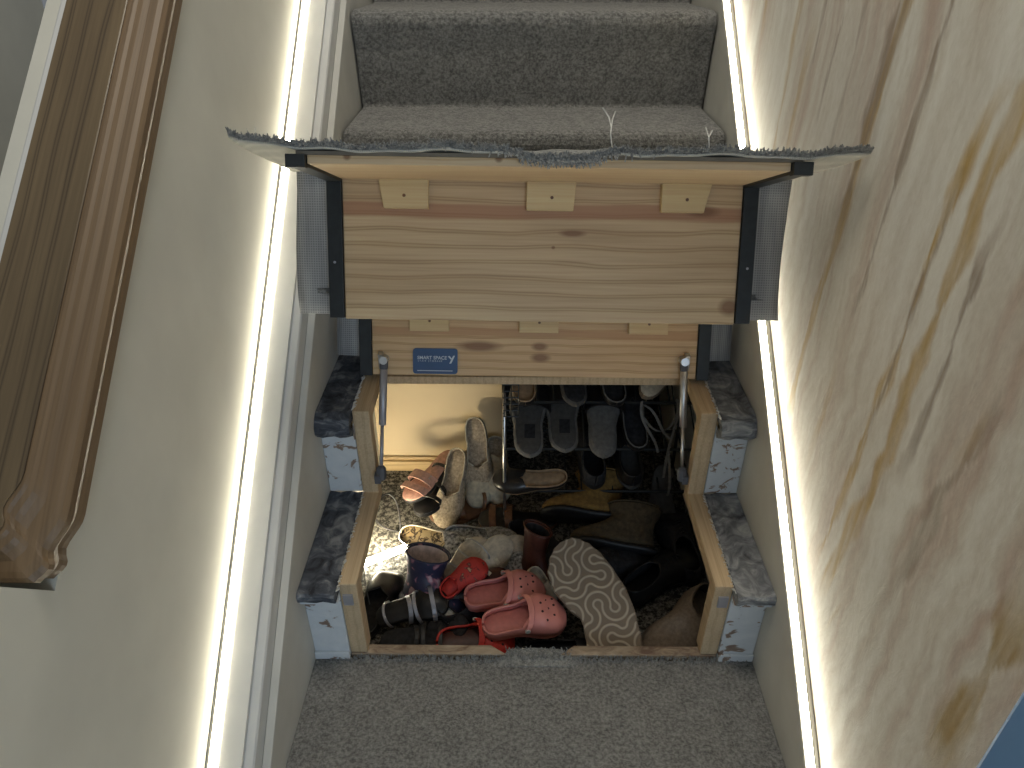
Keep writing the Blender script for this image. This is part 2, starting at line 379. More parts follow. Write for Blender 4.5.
# strings
for sx in (-1, 1):
    x0, x1 = sx * .4302, sx * .4547 if sx > 0 else -.4448
    mb = MB(); mb.prism_x([(Y0, -.75), (Y1, -.75), (Y1, line_z(Y1, .292)), (Y0, line_z(Y0, .292))], min(x0, x1), max(x0, x1))
    mb.build('stair_string', 'string', st, bevel=.002)
# left string capping with grooved moulding
def slope_prism(name, prof, mat, parent, ya=Y0, yb=Y1, bevel=0):   # prof: list of (x,h)
    vs = [(x, ya, line_z(ya, h)) for x, h in prof] + [(x, yb, line_z(yb, h)) for x, h in prof]; n = len(prof)
    fs = [(i, (i + 1) % n, n + (i + 1) % n, n + i) for i in range(n)] + [tuple(range(n)), tuple(range(2 * n - 1, n - 1, -1))]
    mb = MB(); mb.add(vs, fs); return mb.build(name, mat, parent, bevel=bevel)
slope_prism('string_capping', [(-.4455, .20), (-.4455, .334), (-.448, .339), (-.4595, .341), (-.4602, .337), (-.4622, .337), (-.4630, .3475),
                       (-.5185, .348), (-.5185, .20)], 'paint', st)
# carpeted steps above the hatch
def step_profile(k0, k1, start, thick=.02):
    pts = [start]
    for k in range(k0, k1 + 1):
        y0 = (k - 1) * GO; z1 = k * RISE
        if k == 5: y0 -= .03; z1 += .010
        pts += [(y0 - .001, (k - 1) * RISE + .002), (y0 - NOSE * .55, z1 - .085), (y0 - NOSE * .85, z1 - .050), (y0 - NOSE - .001, z1 - .028),
                (y0 - NOSE + .001, z1 - .015), (y0 - NOSE + .007, z1 - .006), (y0 - NOSE + .018, z1 - .001), (y0 - NOSE + .03, z1), (y0 + .02, z1)]
    ye = k1 * GO; ze = k1 * RISE
    pts.append((ye, ze))
    return pts, ye, ze
prof, ye, ze = step_profile(3, 6, (2 * GO - .02, 2 * RISE))
prof += [(ye, ze - .25), (3 * GO - .14, 2 * RISE + .03), (2 * GO - .02, 2 * RISE - .02)]
mb = MB(); mb.prism_x(prof, -.427, .427)
o = mb.build('stair_carpet', 'carpet', st); bv = o.modifiers.new('b', 'BEVEL'); bv.width = .012; bv.segments = 3; bv.limit_method = 'ANGLE'; bv.angle_limit = math.radians(60)
# back strip of the second cut tread behind the hinge
mb = MB(); mb.box(-.361, .361, .430, 2 * GO - .022, 2 * RISE - .03, 2 * RISE); mb.build('tread_strip', 'batten', st)
# carpeted steps below the opening
prof = [(-.004, 0.0), (.002, -.012), (.002, -.19), (-.06, -.36)]
low = []
for k in (0, -1, -2):
    yb = (k - 1) * GO; z1 = k * RISE
    low += [(yb + .02, z1), (yb - NOSE + .013, z1), (yb - NOSE + .003, z1 - .004), (yb - NOSE - .003, z1 - .013), (yb - NOSE - .003, z1 - .024), (yb - NOSE + .012, z1 - .04), (yb, z1 - RISE + .002)]
prof2 = [(-.004, 0.0)] + low + [(-3 * GO, -.75), (-.05, -.35), (-.012, -.30), (-.012, -.01)]
mb = MB(); mb.prism_x(prof2, -.4295, .4295)
mb.build('stair_carpet', 'carpet', st)
# ragged tuft of carpet over the threshold
mb = MB()
rng = random.Random(3)
for i in range(900):
    x = rng.uniform(-.40, .42); y = rng.gauss(-.004, .004); c = abs(x - .01) < .065
    h = rng.uniform(.004, .009); z = 0.0
    if c: y = rng.uniform(-.01, .016) * 1; z = .006
    p = Vector((x, y, z)); q = p + Vector((rng.uniform(-.004, .004), rng.uniform(-.002, .006), h))
    mb.tube([p, q], [.0016, .0008], 4)
mb.loft([[(-.07, -.02, -.001), (-.07, -.003, -.001), (-.07, -.003, .001), (-.07, -.02, .001)], [(-.045, -.02, -.001), (-.045, .016, -.001), (-.045, .014, .010), (-.045, -.02, .003)],
         [(.0, -.02, -.001), (.0, .019, -.001), (.0, .015, .013), (.0, -.02, .003)], [(.055, -.02, -.001), (.055, .017, -.001), (.055, .014, .010), (.055, -.02, .003)], [(.085, -.02, -.001), (.085, -.003, -.001), (.085, -.003, .001), (.085, -.02, .001)]])
mb.build('carpet_edge', 'carpet_light', st)
# timber threshold, cut away in the middle
mb = MB()
for xs in ((-.36, -.36, -.075, -.052), (.36, .36, .052, .075)):
    a, a2, b1, b2 = xs
    if a < 0: v4 = [(a, .0), (a, .022), (b1 - .01, .022), (b2 - .0, .0)]
    else: v4 = [(a, .0), (a, .022), (b2 + .005, .022), (b1, .0)]
    vs = [(x, y + .002, -.03) for x, y in v4] + [(x, y + .002, .009) for x, y in v4]
    mb.add(vs, [(0, 1, 2, 3), (7, 6, 5, 4), (0, 4, 5, 1), (1, 5, 6, 2), (2, 6, 7, 3), (3, 7, 4, 0)])
M['thresh'] = mottled('scuffed threshold', (.16, .10, .07), (.30, .23, .16), (.42, .34, .25), (12, 30, 30))
mb.build('threshold', 'thresh', st, bevel=.002)
# opening frame battens
T = .026
outer = [(.004, .010), (.0, RISE - .002), (GO, RISE - .002), (GO, 2 * RISE - .004), (.425, 2 * RISE - .004)]
inner = [(.425, 2 * RISE - .034), (GO + T + .004, 2 * RISE - .034), (GO + T + .004, RISE - .030), (T + .008, RISE - .030), (T + .012, .010)]
for sx in (-1, 1):
    mb = MB(); x0, x1 = sorted((sx * .3605, sx * .327)); mb.prism_x(outer + inner, x0, x1)
    fo = mb.build('opening_frame', 'batten', st, bevel=.002)
    mb = MB(); xm = sx * .346
    mb.box(xm - .009, xm + .009, -.003, .002, RISE - .055, RISE - .028); mb.build('metal_plate', 'strut_grey', fo)
mb = MB(); mb.box(-.327, .327, .385, .424, 2 * RISE - .022, 2 * RISE - .004); mb.build('header_batten', 'batten', st)
# what is left of the cut steps at both sides: patchy riser ends and bare underlay on the tread ends
def riser_end(sx, k, zt):
    x0, x1 = sx * .3612, sx * .4298; y0 = k * GO; nx = 5
    mb = MB(); mb.box(min(x0, x1), max(x0, x1), y0, y0 + .018, k * RISE + (.0005 if k == 0 else 0), zt)
    if k == 0: mb.box(min(x0, x1), max(x0, x1), y0 - .006, y0, .0005, .02)
    mb.build('riser_end', 'plaster', st, bevel=.002)
def tread_end(sx, k, rounded, mat):
    x0, x1 = sx * .3615, sx * .4294; yb = (k + 1) * GO - (.0 if k == 0 else .0) - .001; yf = k * GO - NOSE; z = (k + 1) * RISE
    if rounded:
        pr = [(yb, z), (yf + .02, z), (yf + .004, z - .006), (yf - .006, z - .020), (yf - .006, z - .036), (yf + .006, z - .050), (yf + .018, z - .056), (yf + .026, z - .050), (yf + .024, z - .024), (yb, z - .022)]
    else:
        pr = [(yb, z), (yf + .004, z), (yf, z - .005), (yf + .002, z - .020), (yf + .008, z - .022), (yb, z - .022)]
    # ragged inner edge
    mb = MB(); n = 10; rng = random.Random(int(k * 7 + sx * 3 + 20)); rings = []
    for i in range(7):
        f = i / 6; x = x0 + (x1 - x0) * f
        rings.append([(x, y + .0015 * math.sin(i * 2.1 + y * 60), zz + .0015 * math.sin(i * 1.7 + y * 90)) for y, zz in pr])
    mb.loft(rings); o = mb.build('tread_underlay', mat, st, smooth=False)
    # frayed inner edge
    mb = MB()
    for i in range(90):
        y = rng.uniform(yf + .01, yb); p = Vector((x0, y, z - .002 - rng.random() * .004))
        mb.tube([p, p + Vector((-sx * rng.uniform(.001, .007), rng.uniform(-.004, .004), rng.uniform(.0, .006)))], [.0016, .001], 4)
    mb.build('frayed_edge', 'white_rubber', o)
    mb = MB(); mb.box(min(x0, x1), max(x0, x1), yf + .010, yb, z - .034, z - .0225)
    mb.build('tread_end', 'plaster' if not rounded else 'batten', st)
for sx in (-1, 1):
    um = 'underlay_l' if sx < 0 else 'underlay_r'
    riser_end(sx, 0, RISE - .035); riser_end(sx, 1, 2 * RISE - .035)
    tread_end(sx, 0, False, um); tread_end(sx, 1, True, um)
# stray carpet threads on the nosing above
def thread(pts, label_mat='white_rubber', par=None, r=.0009):
    mb = MB(); mb.tube(pts, r, 5); return mb.build('loose_thread', label_mat, par)

# ================================================================== HATCH LID (opened)
PHI = .387; HY, HZ = .357, .421; CH, RR, BH, AL = .152, .232, .227, .207
lid = thing('stair_hatch', 'raised two-step hatch lid of pine boards with black metal edges and grey carpet', 'hatch', (0, HY, HZ))
lid.rotation_euler = (-PHI, .012, 0)
z1 = CH; z2 = CH + BH; yB = -RR; yA = -RR - AL; BT = .018
mb = MB(); mb.box(-.335, .335, 0, BT, .010, z1 + .02); mb.build('tread_board', 'pine_c', lid, bevel=.0015)
mb = MB(); mb.box(-.335, .335, yB + BT, 0, z1, z1 + BT); mb.build('riser_board', 'pine_a', lid, bevel=.0015)
mb = MB(); mb.box(-.335, .335, yB, yB + BT, z1 - .006, z2 + BT); mb.build('tread_board', 'pine_b', lid, bevel=.0015)
mb = MB(); mb.box(-.335, .335, yA, yB, z2, z2 + .012); o = mb.build('riser_board', 'pine_a', lid, bevel=.001)
mb = MB(); mb.box(-.350, .350, yA - .002, yB, z2 + .012, z2 + .017); mb.build('plywood_layer', 'edge', lid)
def block(x, y, z, w, sl, sr):
    mb = MB(); h = .047; d = .040
    vs = [(x - w, y - .0, z - .0), (x + w, y, z), (x + w - sr, y, z - h), (x - w + sl, y, z - h)]
    vs = [(a, y - .001, c) for a, b, c in vs] + [(a, y - d * .35, c) for a, b, c in vs]
    mb.add(vs, [(0, 1, 2, 3), (7, 6, 5, 4), (0, 4, 5, 1), (1, 5, 6, 2), (2, 6, 7, 3), (3, 7, 4, 0)])
    o = mb.build('glue_block', 'block', lid, bevel=.001)
    mb = MB(); mb.tube([(x + .001, y - d * .35 - .0012, z - h * .55), (x + .001, y - d * .35 + .001, z - h * .55)], .0028, 8); mb.build('screw', 'brown_leather', o)
for x, sl, sr in ((-.231, .008, .0), (.014, .0, .004), (.238, .0, .011)): block(x, yB, z2, .041, sl, sr)
for x in (-.216, .007, .230): block(x, 0, z1 - .002, .040, 0, 0)
# black metal strips following both sides
for sx in (-1, 1):
    mb = MB(); x0, x1 = sorted((sx * .336, sx * .361)); t = .004
    pr = [(-t, .008), (t, .008), (t, z1 + t), (yB + t, z1 + t), (yB + t, z2 + t), (yA - .006, z2 + t), (yA - .006, z2 - t), (yB - t, z2 - t), (yB - t, z1 - t), (-t, z1 - t)]
    mb.prism_x(pr, x0, x1); o = mb.build('metal_strip', 'black_steel', lid, bevel=.001)
    mb = MB(); mb.box(x0 - .002 if sx < 0 else x0, x1 if sx < 0 else x1 + .002, yA - .010, yA + .006, z2 - t - .002, z2 + .012)
    mb.build('end_bracket', 'black_steel', lid, bevel=.001)
    for zz in (z1 + .09,):
        mb = MB(); mb.tube([(sx * .350, yB - t - .0012, zz), (sx * .350, yB - t + .001, zz)], .0022, 8)
        mb.build('screw', 'strut_grey', o)
# carpet wrapped over the outer side
def sheet(path, halfw, off, th, mat, name, xs=48, warp=None):
    """strip of carpet following path (y,z) in lid space"""
    pts = [Vector((0, y, z)) for y, z in path]; rows = []
    for i, p in enumerate(pts):
        t = (pts[min(i + 1, len(pts) - 1)] - pts[max(i - 1, 0)]).normalized(); nrm = Vector((0, t.z, -t.y))
        if nrm.y + nrm.z < 0: nrm = -nrm
        hw_ = halfw(i / (len(pts) - 1), p); a = []; c = []
        for j in range(xs + 1):
            u = -1 + 2 * j / xs; q = p + nrm * off; q2 = p + nrm * (off + th)
            q = Vector((u * hw_, q.y, q.z)); q2 = Vector((u * hw_, q2.y, q2.z))
            if warp: q += warp(q, i / (len(pts) - 1)); q2 += warp(q2, i / (len(pts) - 1))
            a.append(q); c.append(q2)
        rows.append(a + c[::-1])
    mb = MB(); mb.loft(rows); return mb.build(name, mat, lid, smooth=True)
path = [(.0, .045), (.0, .08), (.0, z1 - .01), (-.004, z1 + .008), (-.014, z1 + .012)]
path += [(-RR * f, z1 + .012) for f in (.2, .4, .6, .8, .93)]
path2 = [(yB, z1 + .0)] + [(yB, z1 + BH * f) for f in (.1, .2, .35, .5, .65, .8, .92)] + [(yB - .002, z2 + .006), (yB - .012, z2 + .010)]
path3 = [(yB - .005 - (AL - .005) * f, z2 + .008) for f in (0, .08, .2, .35, .5, .65, .8, .9, 1.0)] + [(yA - .012, z2 + .008)]
def warp_c(q, f):
    k = max(0, abs(q.x) - .36)
    return Vector((0, .25 * k + .003 * math.sin(q.z * 40 + q.x * 9) * k / .06, 0))
def warp_b(q, f):
    k = max(0, abs(q.x) - .36); s = math.sin(f * PI)
    return Vector((-.003 * math.sin(f * 5) * k / .05, .06 * k, 0))
def warp_a(q, f):
    k = max(0, abs(q.x) - .345) / .09
    left = .016 if q.x < 0 else .004
    lift = left * k ** 1.3 * f - .010 * k * (1 - f)
    sag = math.exp(-((q.x - .022) / .055) ** 4) * smoothstep(.82, 1.0, f)
    w = .0022 * math.sin(q.x * 33) * f + .0012 * math.sin(q.x * 81 + 1) * f
    return Vector((0, -.014 * sag + .003 * math.sin(q.x * 21 + 2) * f, lift + w - .014 * sag))
for pth, hwf, wp in ((path, lambda f, p: .415, warp_c), (path2, lambda f, p: .420, warp_b)):
    sheet(pth, hwf, .0205, .003, 'backing', 'carpet_backing', warp=wp)
    sheet(pth, hwf, .0240, .009, 'carpet', 'carpet_pile', warp=wp)
hwa = lambda f, p: .415 + .022 * smoothstep(0, .9, f)
sheet(path3, hwa, .0095, .0025, 'white_back', 'carpet_backing', 70, warp_a)
sheet(path3, hwa, .0122, .006, 'carpet_light', 'carpet_pile', 70, warp_a)
mb = MB(); rng = random.Random(11)          # cut pile along the front edge
for i in range(1500):
    x = rng.uniform(-.437, .437); f = 1.0; y = yA - .012; z = z2 + .008 + rng.uniform(.012, .0185)
    q = Vector((x, y, z)); q += warp_a(q, 1.0)
    e = q + Vector((rng.uniform(-.003, .003), -rng.uniform(.001, .005), rng.uniform(-.001, .006)))
    mb.tube([q, e], [.0016, .0009], 4)
for i in range(260):                        # tufts hanging where the carpet sags
    x = .022 + rng.gauss(0, .045); q = Vector((x, yA - .012, z2 + .008 + rng.uniform(.008, .016))); q += warp_a(q, 1.0)
    mb.tube([q, q + Vector((rng.uniform(-.004, .004), -rng.uniform(.001, .004), -rng.uniform(.002, .010)))], [.0016, .0009], 4)
mb.build('cut_pile', 'carpet_light', lid)
def lw(x, dy, dz): return Vector((x, yA - .010 + dy, z2 + .024 + dz))
thread([lw(.086, 0, -.004), lw(.082, .0, .02), lw(.085, .01, .04), lw(.089, .012, .052)], 'white_rubber', lid)
thread([lw(.083, .004, .030), lw(.080, .01, .044), lw(.071, .01, .056)], 'white_rubber', lid)
thread([lw(.218, 0, -.004), lw(.216, 0, .018), lw(.213, .008, .032)], 'white_rubber', lid)
thread([lw(.216, 0, .018), lw(.222, .006, .028)], 'white_rubber', lid)
thread([lw(-.41, 0, .006), lw(-.412, -.002, .02)], 'white_rubber', lid, .0006)
thread([lw(-.40, 0, .006), lw(-.401, -.002, .022)], 'white_rubber', lid, .0006)
# badge on the upper board
def rrect(w, h, r, n=5):
    p = []
    for cx, cz, a0 in ((w - r, h - r, 0), (-w + r, h - r, PI / 2), (-w + r, -h + r, PI), (w - r, -h + r, 1.5 * PI)):
        for i in range(n + 1): a = a0 + i / n * PI / 2; p.append((cx + r * math.cos(a), cz + r * math.sin(a)))
    return p
BX, BZ = -.205, .040
pr = rrect(.046, .0265, .006)
mb = MB(); mb.loft([[(BX + x, -.0005, BZ + z) for x, z in pr], [(BX + x, -.0035, BZ + z) for x, z in pr]])
badge = mb.build('badge', 'badge', lid)
def text_mesh(txt, size, x, y, z, name, mat, parent, spacing=1.0, bold=0.0):
    cu = bpy.data.curves.new(name, 'FONT'); cu.body = txt; cu.size = size; cu.extrude = .0002; cu.space_character = spacing; cu.offset = bold
    o = bpy.data.objects.new('tmp', cu); C.objects.link(o)
    dg = bpy.context.evaluated_depsgraph_get(); me = bpy.data.meshes.new_from_object(o.evaluated_get(dg))
    bpy.data.objects.remove(o)
    me.transform(Matrix.Translation((x, y, z)) @ Matrix.Rotation(PI / 2, 4, 'X'))
    me.materials.clear(); return link(name, me, mat, parent)
text_mesh('SMART SPACE', .0098, BX - .037, -.0038, BZ + .004, 'lettering', 'ink', badge, 1.0, .00015)
text_mesh('STAIR STORAGE', .0048, BX - .036, -.0038, BZ - .0012, 'lettering', 'ink', badge, 1.55)
mb = MB(); mb.box(BX - .037, BX + .036, -.0041, -.0036, BZ - .0205, BZ - .0190)
mb.loft([[(BX + .026, -.0036, BZ + .0105), (BX + .030, -.0036, BZ + .0115), (BX + .034, -.0036, BZ + .006), (BX + .032, -.0036, BZ + .004)], [(BX + .026, -.0041, BZ + .0105), (BX + .030, -.0041, BZ + .0115), (BX + .034, -.0041, BZ + .006), (BX + .032, -.0041, BZ + .004)]])
mb.loft([[(BX + .041, -.0036, BZ + .012), (BX + .037, -.0036, BZ + .012), (BX + .029, -.0036, BZ - .0045), (BX + .033, -.0036, BZ - .0045)], [(BX + .041, -.0041, BZ + .012), (BX + .037, -.0041, BZ + .012), (BX + .029, -.0041, BZ - .0045), (BX + .033, -.0041, BZ - .0045)]])
mb.build('logo_mark', 'ink', badge)

# ================================================================== GAS STRUTS
def lid_pt(x, y, z):
    return Matrix.Translation((0, HY, HZ)) @ Matrix.Rotation(-PHI, 4, 'X') @ Vector((x, y, z))
def strut(top, bot, label, mat):
    top = Vector(top); bot = Vector(bot); d = (bot - top); L = d.length; d.normalize()
    t = thing('gas_strut', label, 'gas strut', bot, 'gas struts of the hatch')
    T0 = top - bot
    P = lambda f: T0 * (1 - f)
    mb = MB(); mb.tube([P(.10), P(.105), P(.56), P(.565)], [.006, .0078, .0078, .006], 14); mb.build('cylinder', mat, t, smooth=True)
    mb = MB(); mb.tube([P(.56), P(.95)], .0036, 10); mb.build('piston_rod', 'steel' if mat == 'steel' else 'strut_grey', t, smooth=True)
    mb = MB(); mb.tube([P(.12), P(.09), P(.02), P(.0)], [.0058, .0085, .0085, .0075], 8)
    mb.build('end_fitting', 'dark_grey', t)
    mb = MB(); mb.tube([P(.90), P(.92), P(1.0), P(1.02)], [.006, .0100, .0105, .008], 8); mb.build('end_fitting', 'dark_grey', t)
    s = -1 if bot.x < 0 else 1
    mb = MB(); a = P(.02)
    mb.tube([a + Vector((0, -.012, .004)), a + Vector((0, .016, -.006))], .0085, 12)
    mb.box(a.x + s * .002, a.x + s * .012, a.y - .002, a.y + .012, a.z - .022, a.z + .012)
    mb.build('top_bracket', 'steel', t, smooth=False)
    mb = MB(); b = P(1.0); x0, x1 = sorted((b.x, b.x + s * .012)); mb.box(x0, x1, b.y - .008, b.y + .008, b.z - .010, b.z + .010); mb.build('lower_bracket', 'dark_grey', t)
    return t
strut(lid_pt(-.308, -.014, .052), (-.314, .234, .263), 'silver gas strut at the left side of the opening, beside the blue badge', 'strut_grey')
strut(lid_pt(.306, -.014, .052), (.314, .270, .235), 'silver gas strut at the right side of the opening, above the tan shoe sole', 'steel')

# ================================================================== LED STRIPS
def led(name_label, x0, x1, h, gapside):
    t = thing('led_strip', name_label, 'light strip', (0, 0, h), 'led strips along the stairs')
    def sp(nm, xa, xb, ha, hb, mat):
        o = slope_prism(nm, [(xa, ha - h), (xa, hb - h), (xb, hb - h), (xb, ha - h)], mat, t)
        return o
    sp('diffuser', x0, x1, h + .0002, h + .0012, 'led')
    g0, g1 = (x0 - .0028, x0 - .0003) if gapside < 0 else (x1 + .0003, x1 + .0018)
    sp('channel', g0, g1, h + .0002, h + .0016, 'channel')
led('glowing LED strip along the left wall beside the wide white moulding', -.5145, -.5005, .3482, -1)
led('glowing LED strip along the right string beside the gold-veined wall', .4330, .4458, .2922, 1)

# ================================================================== HANDRAIL CAPPING
cap = thing('wall_capping', 'stained wooden capping with moulded edge on top of the cream left wall', 'handrail', (-.57, CAPY, line_z(CAPY, CAPH)))
ang = math.atan(SL); cap.rotation_euler = (ang, 0, 0)
Lc = 2.6
def loop(ins, z):   # footprint loop, inset from the moulded right side and end
    horn = [(.058 + .015 * smoothstep(.024, .066, u) + .006 * math.exp(-((u - .016) / .010) ** 2) - .006 * math.exp(-(u / .006) ** 2), u) for u in (0, .004, .008, .013, .018, .024, .031, .038, .045, .052, .059, .067, .08)]
    return [(-.045, ins, z)] + [(x - ins, ins + u, z) for x, u in horn] + [(.073 - ins, Lc, z), (-.045, Lc, z)]
lv = [(.006, 0), (.006, .008), (.007, .014), (.003, .022), (.0, .030), (.0, .040), (.004, .045), (.010, .047), (.020, .048), (.026, .052), (.030, .056), (.0345, .0575), (.037, .060)]
mb = MB(); mb.loft([loop(i, z) for i, z in lv], True)
o = mb.build('moulded_edge', 'oak2', cap)
mb = MB(); mb.loft([loop(.040, .0602), loop(.040, .0615), loop(.0415, .062)]); mb.build('top_board', 'oak', cap)

# ================================================================== SHOES
def plan(t, pts=((0, .0), (.012, .30), (.05, .52), (.12, .66), (.25, .70), (.38, .68), (.52, .80), (.66, .98), (.74, 1.0), (.84, .93), (.92, .74), (.97, .50), (.99, .30), (1, 0))):
    for (a, b), (c, d) in zip(pts, pts[1:]):
        if t <= c:
            f = (t - a) / (c - a); return b + (d - b) * f
    return 0
def ts_(n): return [(1 - math.cos(PI * i / n)) / 2 for i in range(n + 1)]
def lerp_tab(tab, t):
    for (a, b), (c, d) in zip(tab, tab[1:]):
        if t <= c: f = (t - a) / (c - a) if c > a else 0; f = f * f * (3 - 2 * f); return b + (d - b) * f
    return tab[-1][1]
def sole(name, L, W, z0, z1, mat, parent, grow=0.0, zf=None, smooth=True, t0=0, t1=1, curve=0.006):
    mb = MB(); rings = []
    for t in ts_(26):
        t = t0 + (t1 - t0) * t
        w = W / 2 * plan(t) + (grow if 0 < t < 1 else 0); w = max(w, .001); x = L * t; off = curve * math.sin(t * PI)
        dz = zf(t) if zf else 0; a, b = z0 + dz, z1 + dz; e = min((b - a) * .35, w * .4)
        rings.append([(x, -w + e + off, a), (x, w - e + off, a), (x, w + off, a + e), (x, w + off, b - e), (x, w - e + off, b), (x, -w + e + off, b), (x, -w + off, b - e), (x, -w + off, a + e)])
    mb.loft(rings); return mb.build(name, mat, parent, smooth)
def upper(name, L, W, htab, otab, mat, parent, z0=.01, th=.003, grow=.001, py=.75, pz=.85, inner=None, curve=.006, t0=0, t1=1, zf=None):
    mb = MB(); ta = [t0 + (t1 - t0) * t for t in ts_(34)]; nu = 9
    for side in (1, -1):
        grid = []
        for t in ta:
            w = max(W / 2 * plan(t) + grow, .0005); h = max(lerp_tab(htab, t), .0005); oo = lerp_tab(otab, t); row = []
            for i in range(nu + 1):
                a = (PI / 2 - oo) * i / nu
                y = w * math.cos(a) ** py if a < PI / 2 - 1e-6 else 0; z = h * math.sin(a) ** pz
                row.append((L * t, side * y + curve * math.sin(t * PI), z0 + z + (zf(t) if zf else 0)))
            grid.append(row)
        vs = [p for r in grid for p in r]; n = nu + 1
        fs = [(k * n + i, k * n + i + 1, (k + 1) * n + i + 1, (k + 1) * n + i) for k in range(len(grid) - 1) for i in range(nu)]
        mb.add(vs, fs)
    o = mb.build(name, mat, parent, smooth=True, weld=True)
    s = o.modifiers.new('s', 'SOLIDIFY'); s.thickness = th; s.offset = 0
    if inner: o.data.materials.append(M[inner]); s.material_offset = 1; s.material_offset_rim = 0
    return o
def strap(name, L, W, t, h, wid, mat, parent, z0=.012, th=.003, t_top=None, twist=0):
    t_top = t if t_top is None else t_top; pts = []
    for i in range(13):
        a = PI * i / 12; tt = t + (t_top - t) * math.sin(a); w = W / 2 * plan(t) + .002
        pts.append((L * tt, w * math.cos(a), z0 + h * math.sin(a) ** .8))
    mb = MB(); mb.ribbon(pts, (wid, 0, 0), th); return mb.build(name, mat, parent, smooth=False, bevel=.0008)
def pose(root, heel, toe, up=(0, 0, 1)):
    x = (Vector(toe) - Vector(heel)).normalized(); up = Vector(up); y = up.cross(x).normalized(); z = x.cross(y)
    m = Matrix((x, y, z)).transposed().to_4x4(); m.translation = Vector(heel)
    root.rotation_euler = m.to_euler(); root.location = heel; return root
def copy_tree(o, parent=None):
    c = o.copy(); C.objects.link(c)
    if parent: c.parent = parent
    for ch in list(o.children): copy_tree(ch, c)
    return c
def shoe_root(kind, label, cat='shoe', group=None): return thing(kind, label, cat, group=group)

# --- pink clogs
def make_clog(label, matc, inner, L=.178, W=.084):
    r = shoe_root('clog', label, 'clog')
    sole('sole', L, W, 0, .022, matc, r, .0035)
    up = upper('upper', L, W, ((0, .030), (.1, .026), (.45, .026), (.56, .040), (.68, .044), (.85, .032), (1, .012)), ((0, 1.2), (.05, 1.15), (.42, 1.05), (.54, .35), (.58, 0), (1, 0)), matc, r, .018, .005, .003, .55, .7, inner)
    sole('footbed', L, W, .020, .0225, inner, r, -.003)
    mb = MB()
    for fx, fy in ((.70, .12), (.70, -.35), (.77, .36), (.78, -.12), (.86, .14), (.84, -.45), (.74, -.72), (.86, .55)):
        mb = MB(); w = W / 2 * plan(fx) + .003; h = lerp_tab(((.56, .040), (.68, .044), (.85, .032), (1, .012)), fx)
        cz = math.sqrt(max(0, 1 - fy * fy)); y = w * fy; z = .018 + h * (1 - abs(fy) ** (2 / .55)) ** (.35) + .0016
        p = Vector((L * fx, y + .006 * math.sin(fx * PI), z)); nr = Vector((.15, fy * .7, cz)).normalized()
        mb.tube([p - nr * .006, p + nr * .0012], .0028, 8)
        mb.build('vent_hole', 'hole', r)
    # heel strap folded over the vamp
    pts = []
    for i in range(15):
        a = PI * i / 14; pts.append((L * .50 + L * .08 * math.sin(a), (W / 2 * .86 + .006) * math.cos(a) + .005, .042 + .024 * math.sin(a)))
    mb = MB(); mb.ribbon(pts, (.012, 0, .004), .004); mb.build('heel_strap', matc, r, bevel=.001)
    for s in (-1, 1):
        mb = MB(); y = s * (W / 2 * .86 + .008) + .005; mb.tube([(L * .5, y - s * .004, .040), (L * .5, y + s * .001, .040)], .0055, 10); mb.build('rivet', 'white_rubber', r)
    return r
c1 = make_clog('pink foam clog resting behind the other, its heel toward the boot', 'pink_foam', 'pink_inner')
pose(c1, (-.148, .190, -.066), (.018, .205, -.062), (-.08, -.12, 1))
c2 = copy_tree(c1); c2['label'] = 'pink foam clog lying in front, its toe beside the patterned sole'
pose(c2, (-.105, .103, -.055), (.066, .135, -.055), (.05, -.08, 1))
c3 = make_clog('red foam clog with dark lining at the front edge of the opening', 'red', 'dark_red', .165, .078)
pose(c3, (-.205, .100, -.100), (-.055, .112, -.105), (-.10, -.35, .93))
for o in (c1, c2): o['group'] = 'pair of pink clogs'

# --- big shoe lying sole-up with labyrinth tread
r = shoe_root('trainer', 'big taupe shoe lying with its labyrinth-patterned sole facing up', 'shoe')
L, W = .290, .138
nx, ny = 250, 124
def hex_maze(px, py, S=.036):
    """light double line of a hexagonal labyrinth tread at a point of the sole"""
    q = (2 / 3 * px) / S; rr_ = (-px / 3 + math.sqrt(3) / 3 * py) / S; y_ = -q - rr_
    rq, rr2, ry = round(q), round(rr_), round(y_)
    dq, dr, dy = abs(rq - q), abs(rr2 - rr_), abs(ry - y_)
    if dq > dr and dq > dy: rq = -rr2 - ry
    elif dr > dy: rr2 = -rq - ry
    cx_, cy_ = S * 1.5 * rq, S * math.sqrt(3) * (rr2 + rq / 2)
    odd = (rq + (rr2 // 2)) % 2 == 0
    best = 9
    for k in range(3):
        a = (k * 2 + (1 if odd else 0)) * PI / 3
        d = math.hypot(px - cx_ - S * math.cos(a), py - cy_ - S * math.sin(a))
        if d < S * .98:
            best = min(best, abs(d - S * .27), abs(d - S * .73))
        best = min(best, abs(d - S * .73))
    return best
def plan_l(t): return lerp_tab(((0, .30), (.03, .62), (.08, .80), (.16, .84), (.30, .62), (.42, .52), (.55, .80), (.70, .98), (.82, .95), (.91, .74), (.97, .50), (1, .25)), t)
def plan_r(t): return lerp_tab(((0, .30), (.03, .62), (.08, .82), (.20, .96), (.36, 1.08), (.50, 1.10), (.66, 1.0), (.80, .86), (.90, .66), (.96, .45), (1, .22)), t)
vs = []; cols = []
for i in range(nx):
    t = i / (nx - 1); wl, wr = W / 2 * plan_l(t), W / 2 * plan_r(t)
    for j in range(ny):
        s = -1 + 2 * j / (ny - 1); yy = s * (wl if s > 0 else wr)
        lineish = 1 - smoothstep(.0013, .0034, hex_maze(L * t + .6, yy + .6)); edge = smoothstep(.93, 1.0, abs(s))
        vs.append((L * t, yy, .0 - .0016 * (1 - lineish) - .004 * edge)); cols.append(max(0, lineish))
